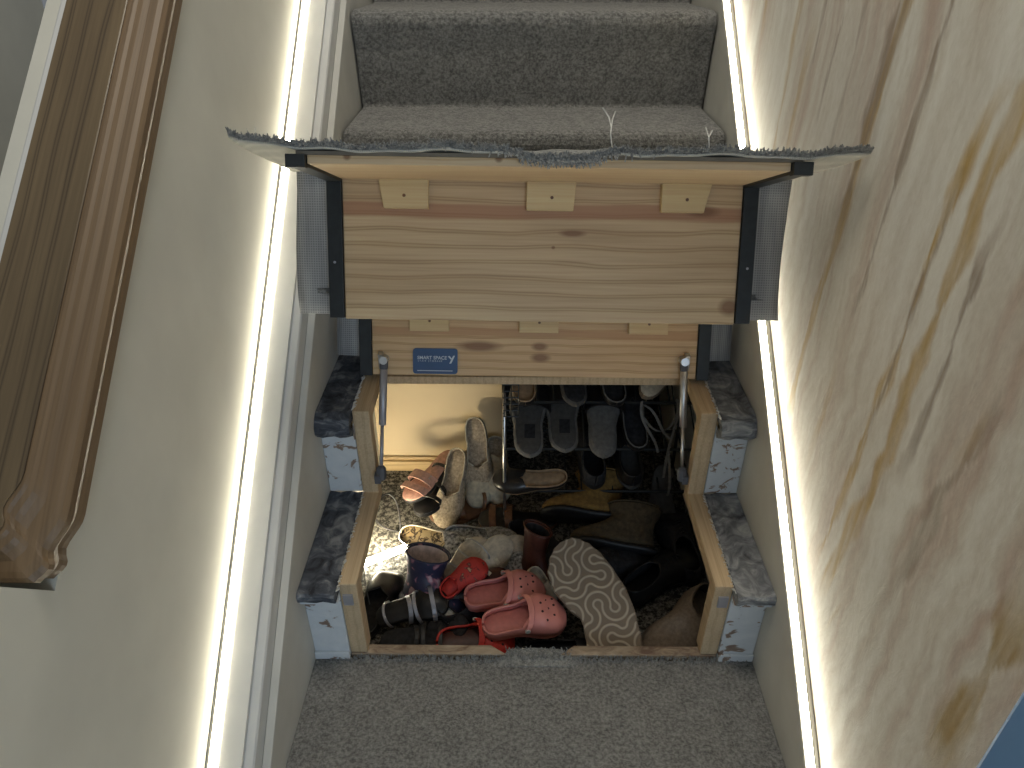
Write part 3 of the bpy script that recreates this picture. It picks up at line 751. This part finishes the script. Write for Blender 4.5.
fs = [(i * ny + j, (i + 1) * ny + j, (i + 1) * ny + j + 1, i * ny + j + 1) for i in range(nx - 1) for j in range(ny - 1)]
me = mesh_of('outsole', vs, fs); cat = me.color_attributes.new('tread', 'FLOAT_COLOR', 'POINT')
cc = np.array([[.21 + .24 * c, .165 + .22 * c, .12 + .18 * c, 1] for c in cols], dtype=np.float32); cat.data.foreach_set('color', cc.ravel())
m, nt, b = new_mat('labyrinth sole'); at = nt.nodes.new('ShaderNodeAttribute'); at.attribute_name = 'tread'; nt.links.new(at.outputs['Color'], b.inputs['Base Color']); b.inputs['Roughness'].default_value = .8
M['laby'] = m
link('outsole', me, 'laby', r, True)
mb = MB(); rings = []
for t in ts_(26):
    wl, wr = W / 2 * plan_l(t), W / 2 * plan_r(t); x = L * t
    rings.append([(x, -wr, -.003), (x, wl, -.003), (x, wl, -.028), (x, -wr, -.028)])
mb.loft(rings); mb.build('midsole', 'taupe', r, smooth=False)
mb = MB(); rings = []
for t in ts_(20):
    wl, wr = W / 2 * plan_l(t) * .93, W / 2 * plan_r(t) * .93; x = .006 + (L - .012) * t; h = lerp_tab(((0, .05), (.3, .06), (.5, .055), (.8, .035), (1, .01)), t)
    rings.append([(x, (wl if q < 5 else wr) * math.cos(a), -.026 - h * math.sin(a)) for q, a in enumerate([PI * q / 10 for q in range(11)])])
mb.loft(rings); mb.build('upper', 'taupe_dark', r, smooth=True)
pose(r, (.180, .005, -.045), (.092, .205, .060), (-.05, -.62, .78))

# --- floral wellington boot of a child
def make_boot(name, label, L, W, Hs, mats, lean=0, rim=None):
    r = shoe_root(name, label, 'boot'); mshaft, minner, msole = mats
    sole('sole', L, W, 0, .014, msole, r, .002)
    mb = MB(); n = 20; rings = []
    Rs = W * .50
    def ell(cx, z, a, b, tilt=0): return [(cx + a * math.cos(2 * PI * q / n), b * math.sin(2 * PI * q / n), z + tilt * math.cos(2 * PI * q / n)) for q in range(n)]
    fx = L * .52
    rings = [ell(fx - .002, .010, L * .49, W * .47), ell(fx, .028, L * .485, W * .47), ell(fx - .006, .048, L * .44, W * .45), ell(fx - L * .13, .066, L * .33, W * .43, -.006), ell(L * .30, .088, L * .265, W * .43, -.004), ell(L * .29, Hs * .75, L * .27, W * .45), ell(L * .29, Hs, L * .32, W * .54)]
    mb.loft(rings, False); mb.add(rings[0], [tuple(range(n))])
    o = mb.build('shaft', [mshaft, minner], r, smooth=True, weld=True)
    s = o.modifiers.new('s', 'SOLIDIFY'); s.thickness = .004; s.offset = -1; s.material_offset = 1; s.material_offset_rim = 0
    su = o.modifiers.new('u', 'SUBSURF'); su.levels = 1; su.render_levels = 1
    mb = MB(); c = ell(L * .29, Hs, L * .318, W * .535); mb.tube(c + [c[0], c[1]], .0022, 6); mb.build('rim', rim or mshaft, r, smooth=True)
    return r
b1 = make_boot('wellington_boot', "child's navy rubber boot with pink flower print and pale lining", .165, .098, .130, ('floral', 'inner_pink', 'navy'), rim='navy')
pose(b1, (-.308, .250, -.112), (-.205, .205, -.118), (-.10, .45, .84))

# --- upright beige knitted slip-ons against the back wall
def make_flat(name, label, L, W, mats, H=.035, rim=None, bow=None, toeopen=.60):
    r = shoe_root(name, label, 'shoe'); mu, mi, ms = mats
    sole('sole', L, W, 0, .007, ms, r, .001)
    sole('insole', L, W, .006, .009, mi, r, -.003)
    upper('upper', L, W, ((0, H * 1.15), (.15, H), (.4, H * .8), (.62, H * .85), (.85, H * .75), (1, .008)), ((0, 1.25), (.04, 1.2), (.3, 1.15), (toeopen - .06, .75), (toeopen, 0), (1, 0)), mu, r, .006, .0025, 0, .6, .75, mi)
    if rim:
        mb = MB(); pts = []
        for side in (1, -1):
            seq = []
            for t in ts_(30):
                oo = lerp_tab(((0, 1.25), (.04, 1.2), (.3, 1.15), (toeopen - .06, .75), (toeopen, 0), (1, 0)), t)
                if t > toeopen: continue
                h = lerp_tab(((0, H * 1.15), (.15, H), (.4, H * .8), (.62, H * .85), (.85, H * .75), (1, .008)), t); a = PI / 2 - oo
                seq.append((L * t, side * (W / 2 * plan(t)) * math.cos(a) ** .6 + .006 * math.sin(t * PI), .006 + h * math.sin(a) ** .75))
            pts += seq[::-1] if side > 0 else seq
        mb.tube(pts, .002, 6); mb.build('rim', rim, r, smooth=True)
    return r
f1 = make_flat('slipper', 'beige knitted slip-on slipper standing tallest against the back wall, insole facing out', .215, .082, ('beige_knit', 'beige_knit', 'beige_sole'), .030, 'beige_sole', toeopen=.62)
pose(f1, (-.143, .640, -.060), (-.150, .728, .125), (-.05, -.85, .45))
# turn round so the rounded toe is the lower end
pose(f1, (-.150, .705, .085), (-.137, .590, -.085), (-.05, -.92, .05))
f2 = copy_tree(f1); f2['label'] = 'beige knitted slip-on slipper leaning left of the tallest one'
pose(f2, (-.188, .655, .010), (-.220, .520, -.100), (-.35, -.85, .35))
f3 = make_flat('slipper', 'pale knitted slipper lying toe down below the tallest slipper', .190, .078, ('beige_sole', 'beige_knit', 'beige_sole'), .038, None, toeopen=.35)
pose(f3, (-.137, .715, -.020), (-.138, .560, -.095), (0, -.3, .95))
f4 = copy_tree(f3); f4['label'] = 'pale knitted slipper lying toe down right of the tallest slipper'
pose(f4, (-.098, .720, .0), (-.088, .575, -.092), (.15, -.3, .95))
for o in (f1, f2, f3, f4): o['group'] = 'beige slippers against the back wall'

# --- strappy sandals
def make_sandal(name, label, L, W, mats, straps, sole_t=.012, buckle=False, heel_up=0):
    r = shoe_root(name, label, 'sandal'); ms, mi, mst = mats
    zf = (lambda t: heel_up * (1 - smoothstep(.2, .65, t))) if heel_up else None
    sole('sole', L, W, 0, sole_t, ms, r, 0, zf)
    sole('footbed', L, W, sole_t - .001, sole_t + .003, mi, r, -.002, zf)
    for t, h, w_, tt in straps:
        s = strap('strap', L, W, t, h, w_, mst, r, sole_t, .0028, tt)
        if buckle:
            mb = MB(); w = W / 2 * plan(t) + .004; z = sole_t + h * .6
            mb.tube([(L * t - .005, w * .8, z - .005), (L * t + .005, w * .8, z - .005), (L * t + .005, w * .8, z + .005), (L * t - .005, w * .8, z + .005), (L * t - .005, w * .8, z - .005)], .001, 5); mb.build('buckle', 'silver', s)
            buckle = False
    return r
pk = make_sandal('sandal', 'rose pink sandal with wide straps on top of the pile beside the beige slippers', .20, .08, ('black_rubber', 'rose', 'rose'), ((.62, .034, .030, .66), (.80, .026, .022, .84)), buckle=True)
pose(pk, (-.215, .690, -.030), (-.300, .560, -.060), (-.45, -.45, .75))
bs = make_sandal('sandal', 'black sandal with thin buckled straps under the rose pink one', .22, .082, ('black_rubber', 'black_leather', 'black_leather'), ((.30, .05, .010, .34), (.62, .036, .012, .60), (.78, .028, .012, .80)), buckle=True)
pose(bs, (-.215, .700, -.075), (-.275, .520, -.085), (-.25, -.35, .9))
br = make_sandal('sandal', 'brown leather woven sandal lying in front of the rose pink one', .215, .082, ('brown_leather', 'brown_leather', 'brown_leather'), ((.60, .03, .016, .62), (.70, .028, .016, .72), (.80, .026, .016, .82), (.36, .04, .01, .3)))
pose(br, (-.060, .580, -.108), (-.270, .520, -.112), (0, -.25, .97))
br2 = make_sandal('sandal', 'dark brown leather sandal lying sideways behind the clear jelly shoe', .21, .08, ('brown_leather', 'black_leather', 'brown_leather'), ((.60, .03, .02, .62), (.80, .024, .018, .82)))
pose(br2, (.075, .500, -.105), (-.13, .500, -.105), (0, -.25, .97))

# --- leopard-lined clear flats
lp = make_flat('ballet_flat', 'flat shoe with leopard-print insole and pale rim lit by the lamp', .190, .078, ('glitter', 'leopard', 'gold'), .028, 'cream_sole', toeopen=.62)
pose(lp, (-.325, .425, -.080), (-.160, .375, -.100), (-.05, -.6, .8))
jl = make_flat('jelly_shoe', 'clear grey glittery jelly shoe behind the cream sandals', .200, .082, ('jelly', 'glitter', 'jelly'), .036, 'silver', toeopen=.55)
pose(jl, (-.215, .415, -.080), (-.020, .385, -.095), (0, -.5, .87))
jl2 = make_flat('jelly_shoe', 'dark glittery jelly shoe to the right of the cream sandals', .190, .080, ('glitter', 'black_fabric', 'glitter'), .036, 'silver', toeopen=.55)
pose(jl2, (-.150, .365, -.100), (-.02, .325, -.105), (.1, -.5, .87))

# --- cream sandals with wire loops
cs = make_sandal('sandal', 'cream sandal with pale oval footbed and silver loops, nearest the red flowered slipper', .165, .072, ('cream_sole', 'cream', 'silver'), ((.30, .045, .003, .36), (.62, .032, .004, .58), (.80, .026, .004, .84)), .014)
pose(cs, (-.210, .235, -.085), (-.130, .325, -.045), (-.15, -.6, .78))
cs2 = make_sandal('sandal', 'cream sandal with smooth cream footbed lying right of its pair', .165, .072, ('cream_sole', 'cream', 'cream_sole'), ((.36, .028, .010, .34),), .014)
pose(cs2, (-.145, .235, -.085), (-.075, .335, -.045), (.1, -.6, .78))
cs3 = copy_tree(cs2); cs3['label'] = 'cream sandal lying underneath and behind the other cream ones'
pose(cs3, (-.135, .285, -.085), (-.030, .365, -.072), (.15, -.5, .82))
for o in (cs, cs2, cs3): o['group'] = 'cream sandals'
rf = make_flat('slipper', 'red slipper with small flower print lying on the cream sandals', .120, .060, ('red_floral', 'red', 'dark_red'), .030, 'red', toeopen=.35)
pose(rf, (-.200, .205, -.058), (-.125, .255, -.030), (-.1, -.55, .8))
rf2 = make_flat('slipper', 'dark red slipper tucked between the cream sandals and the pink clogs', .13, .062, ('dark_red', 'brown_leather', 'dark_red'), .030, toeopen=.35)
pose(rf2, (-.165, .225, -.090), (-.050, .270, -.070), (0, -.5, .85))

# --- black strappy sandal in front left, and black shoes beneath
k1 = make_sandal('sandal', 'black rubber sandal with shiny looping straps at the front left', .165, .075, ('black_rubber', 'black_leather', 'strut_grey'), ((.20, .030, .006, .14), (.45, .030, .010, .50), (.60, .034, .008, .56), (.78, .026, .010, .80)), .016, True)
pose(k1, (-.345, .165, -.092), (-.200, .195, -.070), (-.1, -.45, .88))
k2 = make_sandal('sandal', 'black rubber sandal lower down at the front left corner', .165, .075, ('black_rubber', 'black_fabric', 'black_rubber'), ((.45, .030, .010, .50), (.62, .030, .010, .58), (.78, .026, .010, .80)), .016)
pose(k2, (-.33, .110, -.105), (-.185, .120, -.105), (0, -.3, .9))

def make_trainer(name, label, L, W, mats, H=.055, laces=True):
    r = shoe_root(name, label, 'shoe'); mu, mi, ms = mats
    sole('sole', L, W, 0, .022, ms, r, .003)
    upper('upper', L, W, ((0, H * 1.05), (.12, H), (.32, H * .95), (.52, H * .95), (.75, H * .65), (1, .014)), ((0, .95), (.05, .9), (.2, .85), (.34, .55), (.40, 0), (1, 0)), mu, r, .018, .004, .001, .6, .75, mi)
    if laces:
        mb = MB()
        for i in range(5):
            t = .44 + i * .055; h = lerp_tab(((.32, H * .95), (.52, H * .95), (.75, H * .65), (1, .014)), t)
            mb.tube([(L * t, -.016, .018 + h * .93), (L * t + .004, 0, .020 + h + .003), (L * t, .016, .018 + h * .93)], .0018, 6)
        mb.build('laces', mi, r, smooth=True)
    return r
tk = make_trainer('trainer', 'black trainer with white-edged sole under the pink clogs', .20, .08, ('black_fabric', 'grey_rim', 'black_rubber'))
pose(tk, (-.205, .165, -.1185), (-.02, .240, -.1185))
wt = make_flat('slipper', 'small white-edged shoe between the black sandal and the red clog', .09, .045, ('black_fabric', 'white_rubber', 'white_rubber'), .02, toeopen=.6)
pose(wt, (-.205, .185, -.085), (-.165, .140, -.085), (-.1, -.4, .85))
tk2 = make_trainer('trainer', 'black trainer in the dark behind the patterned sole', .25, .09, ('black_fabric', 'black_fabric', 'black_rubber'))
pose(tk2, (.06, .27, -.1185), (.27, .36, -.1185))
tk3 = make_trainer('trainer', 'black trainer in the dark right of the patterned sole', .25, .09, ('black_leather', 'black_fabric', 'black_rubber'))
pose(tk3, (.22, .235, -.1185), (.40, .36, -.1185))
bl = make_flat('ballet_flat', 'black flat shoe at the front edge under the pink clog', .20, .075, ('black_leather', 'black_fabric', 'black_rubber'), .035)
pose(bl, (-.02, .085, -.105), (.145, .075, -.110), (0, -.3, .95))
bx1 = make_flat('ballet_flat', 'black flat shoe lying by the frame at the front left, behind the shiny sandal', .20, .08, ('black_leather', 'black_fabric', 'black_rubber'), .035)
pose(bx1, (-.375, .130, -.118), (-.330, .320, -.118), (0, 0, 1))
bx2 = make_trainer('trainer', 'black trainer against the right side of the cupboard, under the tan sole', .25, .09, ('black_fabric', 'black_fabric', 'black_rubber'))
pose(bx2, (.385, .290, -.1185), (.375, .520, -.1185))
bx3 = make_trainer('trainer', 'black trainer in front of the lowest rack shelf, behind the dark red boot', .24, .088, ('black_fabric', 'black_fabric', 'black_rubber'))
pose(bx3, (-.045, .455, -.1185), (.09, .300, -.1185))
# cream tab shoe
ct = make_flat('slipper', 'small cream shoe between the pink clog and the patterned sole', .10, .048, ('cream_sole', 'cream', 'cream_sole'), .030, toeopen=.45)
pose(ct, (-.005, .275, -.045), (.035, .215, -.095), (.25, -.3, .9))
# upright dark red boot
rb = make_boot('ankle_boot', 'dark red leather boot shaft standing behind the clogs', .12, .046, .16, ('dark_red', 'black_fabric', 'black_rubber'))
pose(rb, (-.030, .325, -.118), (.05, .25, -.118), (0, .25, .97))
# ochre and olive suede boots
ob = make_boot('ankle_boot', 'ochre suede ankle boot lying behind the patterned sole', .22, .085, .13, ('ochre_suede', 'olive_suede', 'black_rubber'))
pose(ob, (.245, .445, -.060), (.090, .455, -.050), (.15, .85, .35))
ob2 = make_boot('ankle_boot', 'olive suede ankle boot lying in front of the ochre one', .22, .085, .12, ('olive_suede', 'black_fabric', 'black_rubber'))
pose(ob2, (.31, .345, -.075), (.120, .375, -.070), (.15, .85, .40))
# taupe slip-on at the right front
tp = make_trainer('slip_on_shoe', 'taupe mesh slip-on shoe at the front right corner of the opening', .225, .100, ('taupe', 'taupe_dark', 'taupe'), .060, False)
pose(tp, (.385, .215, -.062), (.235, .045, -.090), (.05, -.60, .78))
# tan sole leaning at the right
ts = make_flat('ballet_flat', 'shoe standing on its toe with grey-tan sole facing out at the right', .175, .075, ('taupe_dark', 'taupe_dark', 'grey_foam'), .03)
pose(ts, (.352, .560, .040), (.345, .470, -.105), (.05, .85, -.45))

# ================================================================== SHOE RACK
rk = thing('shoe_rack', 'black wire shoe rack with silver legs at the back of the cupboard', 'shoe rack', (.17, .60, FLOOR_Z))
def W_(x, y, z): return (x - .17, y - .60, z - FLOOR_Z)
x0, x1 = -.065, .41
levels = [(.50, .000, .70, .045), (.50, .135, .70, .215), (.52, .260, .70, .315)]
for (ya, za, yb, zb) in levels:
    mb = MB()
    mb.tube([W_(x0, ya, za), W_(x1, ya, za)], .004, 6); mb.tube([W_(x0, yb, zb), W_(x1, yb, zb)], .004, 6)
    for i in range(13):
        x = x0 + (x1 - x0) * i / 12; mb.tube([W_(x, ya, za), W_(x, yb, zb)], .0022, 5)
    mb.build('wire_shelf', 'black_steel', rk)
for x in (x0, x1):
    for y in (.50, .70):
        mb = MB(); mb.tube([W_(x, y, FLOOR_Z + .001), W_(x, y, .30)], .0045, 8); mb.build('leg', 'steel' if y < .6 else 'black_steel', rk, smooth=True)
mb = MB()
for i in range(6): z = .235 + i * .018; mb.tube([W_(x0 - .002, .495, z), W_(x0 + .034, .495, z)], .0016, 5)
for i in range(3): x = x0 + i * .017; mb.tube([W_(x, .495, .235), W_(x, .495, .325)], .0016, 5)
for i in range(6): z = .20 + i * .022; mb.tube([W_(x0 - .002, .495, z), W_(x0 - .002, .70, z)], .0016, 5)
mb.build('wire_end', 'black_steel', rk)

def make_slide(label, L, W, mats, strapw=.07):
    r = shoe_root('slide_sandal', label, 'sandal'); ms, mi, mst = mats
    sole('sole', L, W, 0, .018, ms, r, .002); sole('footbed', L, W, .017, .0205, mi, r, -.004)
    s = strap('strap', L, W, .66, .045, strapw, mst, r, .010, .005); return r
def on_shelf(r, x, lev, L=.24, yaw=0.0, back=.0, lift=.006):
    ya, za, yb, zb = levels[lev]; d = Vector((0, yb - ya, zb - za)).normalized(); n = Vector((0, -d.z, d.y))
    h = Vector((x, ya, za)) + d * (back) + n * lift
    toe = h + (d + Vector((yaw, 0, 0))) * L
    return pose(r, h, toe, n)
sl1 = make_slide('grey slide sandal with dark printed footbed, leftmost on the middle shelf', .235, .100, ('grey_rim', 'grey_foam', 'black_leather'))
on_shelf(sl1, -.003, 1, back=-.03, yaw=.02)
mb = MB(); mb.box(.045, .085, -.012, .014, .0206, .0212); mb.build('printed_mark', 'black_fabric', sl1)
sl2 = copy_tree(sl1); sl2['label'] = 'grey slide sandal with dark printed footbed, second from the left on the middle shelf'; on_shelf(sl2, .083, 1, back=-.015, yaw=.02)
sl3 = make_slide('plain pale grey slide sandal, third from the left on the middle shelf', .235, .095, ('grey_rim', 'grey_rim', 'black_leather'))
on_shelf(sl3, .175, 1, back=-.03, yaw=.10)
for o in (sl1, sl2): o['group'] = 'grey slide sandals'
u1 = make_flat('ballet_flat', 'dark flat shoe with tan insole, leftmost on the top shelf', .225, .08, ('black_leather', 'tan_insole', 'black_rubber'), .03, 'tan_insole'); on_shelf(u1, -.015, 2, back=-.02)
u2 = make_slide('dark slide sandal with pale edge, in the middle of the top shelf', .22, .085, ('grey_foam', 'black_fabric', 'black_leather')); on_shelf(u2, .105, 2, back=-.02)
u3 = make_flat('ballet_flat', 'black flat shoe with pale curved rim, right of the slide on the top shelf', .22, .08, ('black_leather', 'black_fabric', 'black_rubber'), .03, 'grey_rim'); on_shelf(u3, .20, 2, back=-.02)
# low shelf: open pump with tan insole, black shoes
p1 = make_flat('ballet_flat', 'black pump with tan insole lying sideways on the lowest shelf', .19, .07, ('black_leather', 'tan_insole', 'tan_insole'), .028, 'tan_insole'); 
pose(p1, (.095, .520, .022), (-.085, .525, .012), (0, -.45, .9))
p2 = make_trainer('trainer', 'black trainer on the lowest shelf beside the tan-lined pump', .24, .088, ('black_fabric', 'grey_foam', 'black_rubber')); on_shelf(p2, .165, 0, back=0)
p3 = make_trainer('trainer', 'black trainer with grey sole, rightmost on the lowest shelf', .24, .088, ('black_leather', 'grey_foam', 'grey_foam')); on_shelf(p3, .26, 0, back=0)
p4 = make_flat('ballet_flat', 'black flat shoe with silver-trimmed rim on the middle shelf, right of the pale slide', .22, .08, ('black_leather', 'black_fabric', 'black_rubber'), .03, 'grey_rim'); on_shelf(p4, .262, 1, back=-.01)
# strappy wedge hanging at the right of the top shelf
sw = make_sandal('strappy_sandal', 'beige sandal with long dangling straps at the right end of the top shelf', .22, .078, ('taupe', 'cream', 'grey_rim'), ((.62, .034, .008, .60), (.78, .028, .008, .80)), .020)
pose(sw, (.262, .520, .272), (.385, .640, .330), (-.25, -.75, .6))
mb = MB()
def bez(a, b, c, d, n=14): 
    a, b, c, d = map(Vector, (a, b, c, d)); return [a * (1 - t) ** 3 + b * 3 * t * (1 - t) ** 2 + c * 3 * t * t * (1 - t) + d * t ** 3 for t in [i / n for i in range(n + 1)]]
inv = None
bpy.context.view_layer.update()
inv = sw.matrix_world.inverted()
for pts in (bez((.262, .512, .27), (.25, .49, .22), (.30, .49, .19), (.312, .495, .13)), bez((.345, .52, .27), (.36, .49, .24), (.33, .49, .20), (.335, .495, .05)), bez((.27, .51, .225), (.31, .49, .16), (.35, .49, .20), (.352, .51, .29)),
            bez((.262, .512, .26), (.30, .48, .27), (.30, .49, .20), (.34, .495, .17)), bez((.335, .49, .14), (.345, .48, .08), (.352, .48, .04), (.350, .485, .0))):
    mb.ribbon([inv @ p for p in pts], lambda f: inv.to_3x3() @ Vector((.006, 0, .002)), .0015)
mb.build('dangling_strap', 'grey_rim', sw)

# ================================================================== LAMP & CABLES
lp_a, lp_b = Vector((-.418, .335, -.098)), Vector((-.305, .395, -.094))
lamp = thing('lamp_tube', 'short bright white light tube lying on the speckled cupboard floor', 'lamp', lp_a)
d = lp_b - lp_a
mb = MB(); mb.tube([d * .04, d * .06, d * .94, d * .96], [.007, .009, .009, .007], 12); mb.build('glowing_tube', 'lamp', lamp, smooth=True)
mb = MB(); mb.tube([d * 0.0, d * .04], .0105, 12); mb.tube([d * .96, d * 1.0], .0105, 12); mb.build('end_cap', 'white_rubber', lamp)
mb = MB(); mb.box(-.01, .10, .0, .012, -.0195, -.0115); 
L_ = bpy.data.lights.new('tube light', 'POINT'); L_.energy = .08; L_.color = (1, .86, .60); L_.shadow_soft_size = .02
lo = bpy.data.objects.new('tube_light', L_); C.objects.link(lo); lo.parent = lamp; lo.location = d * .6 + Vector((.0, .004, .025))
L2 = bpy.data.lights.new('tube beam', 'AREA'); L2.shape = 'RECTANGLE'; L2.size = .11; L2.size_y = .02; L2.energy = 1.2; L2.color = (1, .86, .60)
lo = bpy.data.objects.new('tube_beam', L2); C.objects.link(lo); lo.parent = lamp; lo.location = d * .5 + Vector((-.005, .012, .012))
lo.rotation_euler = Vector((-.05, 1, .35)).to_track_quat('-Z', 'Y').to_euler()
cb = thing('cable', 'grey cable looping over the speckled floor beside the light tube', 'cable', (-.40, .44, FLOOR_Z + .002))
mb = MB(); q = lambda x, y, z: (x + .40, y - .44, z - FLOOR_Z - .002)
mb.tube([q(*p) for p in bez((-.425, .40, -.09), (-.40, .50, .02), (-.34, .56, .0), (-.335, .46, -.113))], .0022, 6); mb.build('cord', 'black_rubber', cb, smooth=True)
mb = MB(); mb.tube([q(*p) for p in bez((-.425, .60, -.02), (-.42, .50, -.06), (-.44 + .02, .48, -.115), (-.34, .47, -.116))], .0022, 6); mb.build('cord', 'black_rubber', cb, smooth=True)
cb2 = thing('cable', 'thin white cord hanging down beside the navy boot', 'cable', (-.40, .30, -.1))
mb = MB(); mb.tube([Vector(p) - Vector((-.40, .30, -.1)) for p in bez((-.405, .34, -.06), (-.40, .31, -.04), (-.39, .26, -.08), (-.37, .215, -.118))], .0014, 6); mb.build('cord', 'grey_rim', cb2, smooth=True)

# ================================================================== LIGHTS, WORLD, CAMERA
w = bpy.data.worlds.new('World'); SC.world = w; w.use_nodes = True
bg = w.node_tree.nodes['Background']; bg.inputs[0].default_value = (.86, .93, 1.0, 1); bg.inputs[1].default_value = .165
def area(name, loc, target, size, energy, colr):
    l = bpy.data.lights.new(name, 'AREA'); l.shape = 'RECTANGLE'; l.size = size[0]; l.size_y = size[1]; l.energy = energy; l.color = colr
    o = bpy.data.objects.new(name, l); C.objects.link(o); o.location = loc
    o.rotation_euler = (Vector(target) - Vector(loc)).to_track_quat('-Z', 'Y').to_euler(); return o
area('overhead_fill', (-.1, .1, 2.9), (0, .1, .4), (.6, .6), 19, (1, .93, .80))  # unseen fill light added overhead to brighten walls and steps
area('stair_window', (.7, -3.0, 1.3), (-.1, .2, .3), (1.2, 1.4), 20, (.62, .80, 1.0))

cam = bpy.data.cameras.new('camera'); co = bpy.data.objects.new('camera', cam); C.objects.link(co); SC.camera = co
cx, cy, cz, pitch, yaw, roll, f = -0.0396, -0.9097, 1.2193, 0.56593, -0.00493, 0.00252, 719.956
cam.sensor_width = 36; cam.lens = f / 1024 * 36; cam.clip_start = .02
dv = Vector((math.sin(yaw) * math.cos(pitch), math.cos(yaw) * math.cos(pitch), -math.sin(pitch)))
rv = dv.cross(Vector((0, 0, 1))).normalized(); uv = rv.cross(dv)
r2 = rv * math.cos(roll) + uv * math.sin(roll); u2 = -rv * math.sin(roll) + uv * math.cos(roll)
mm = Matrix((r2, u2, -dv)).transposed().to_4x4(); mm.translation = (cx, cy, cz); co.matrix_world = mm
SC.view_settings.view_transform = 'Standard'; SC.view_settings.look = 'None'; SC.view_settings.gamma = 1; SC.view_settings.exposure = .10
SC.view_settings.use_curve_mapping = False
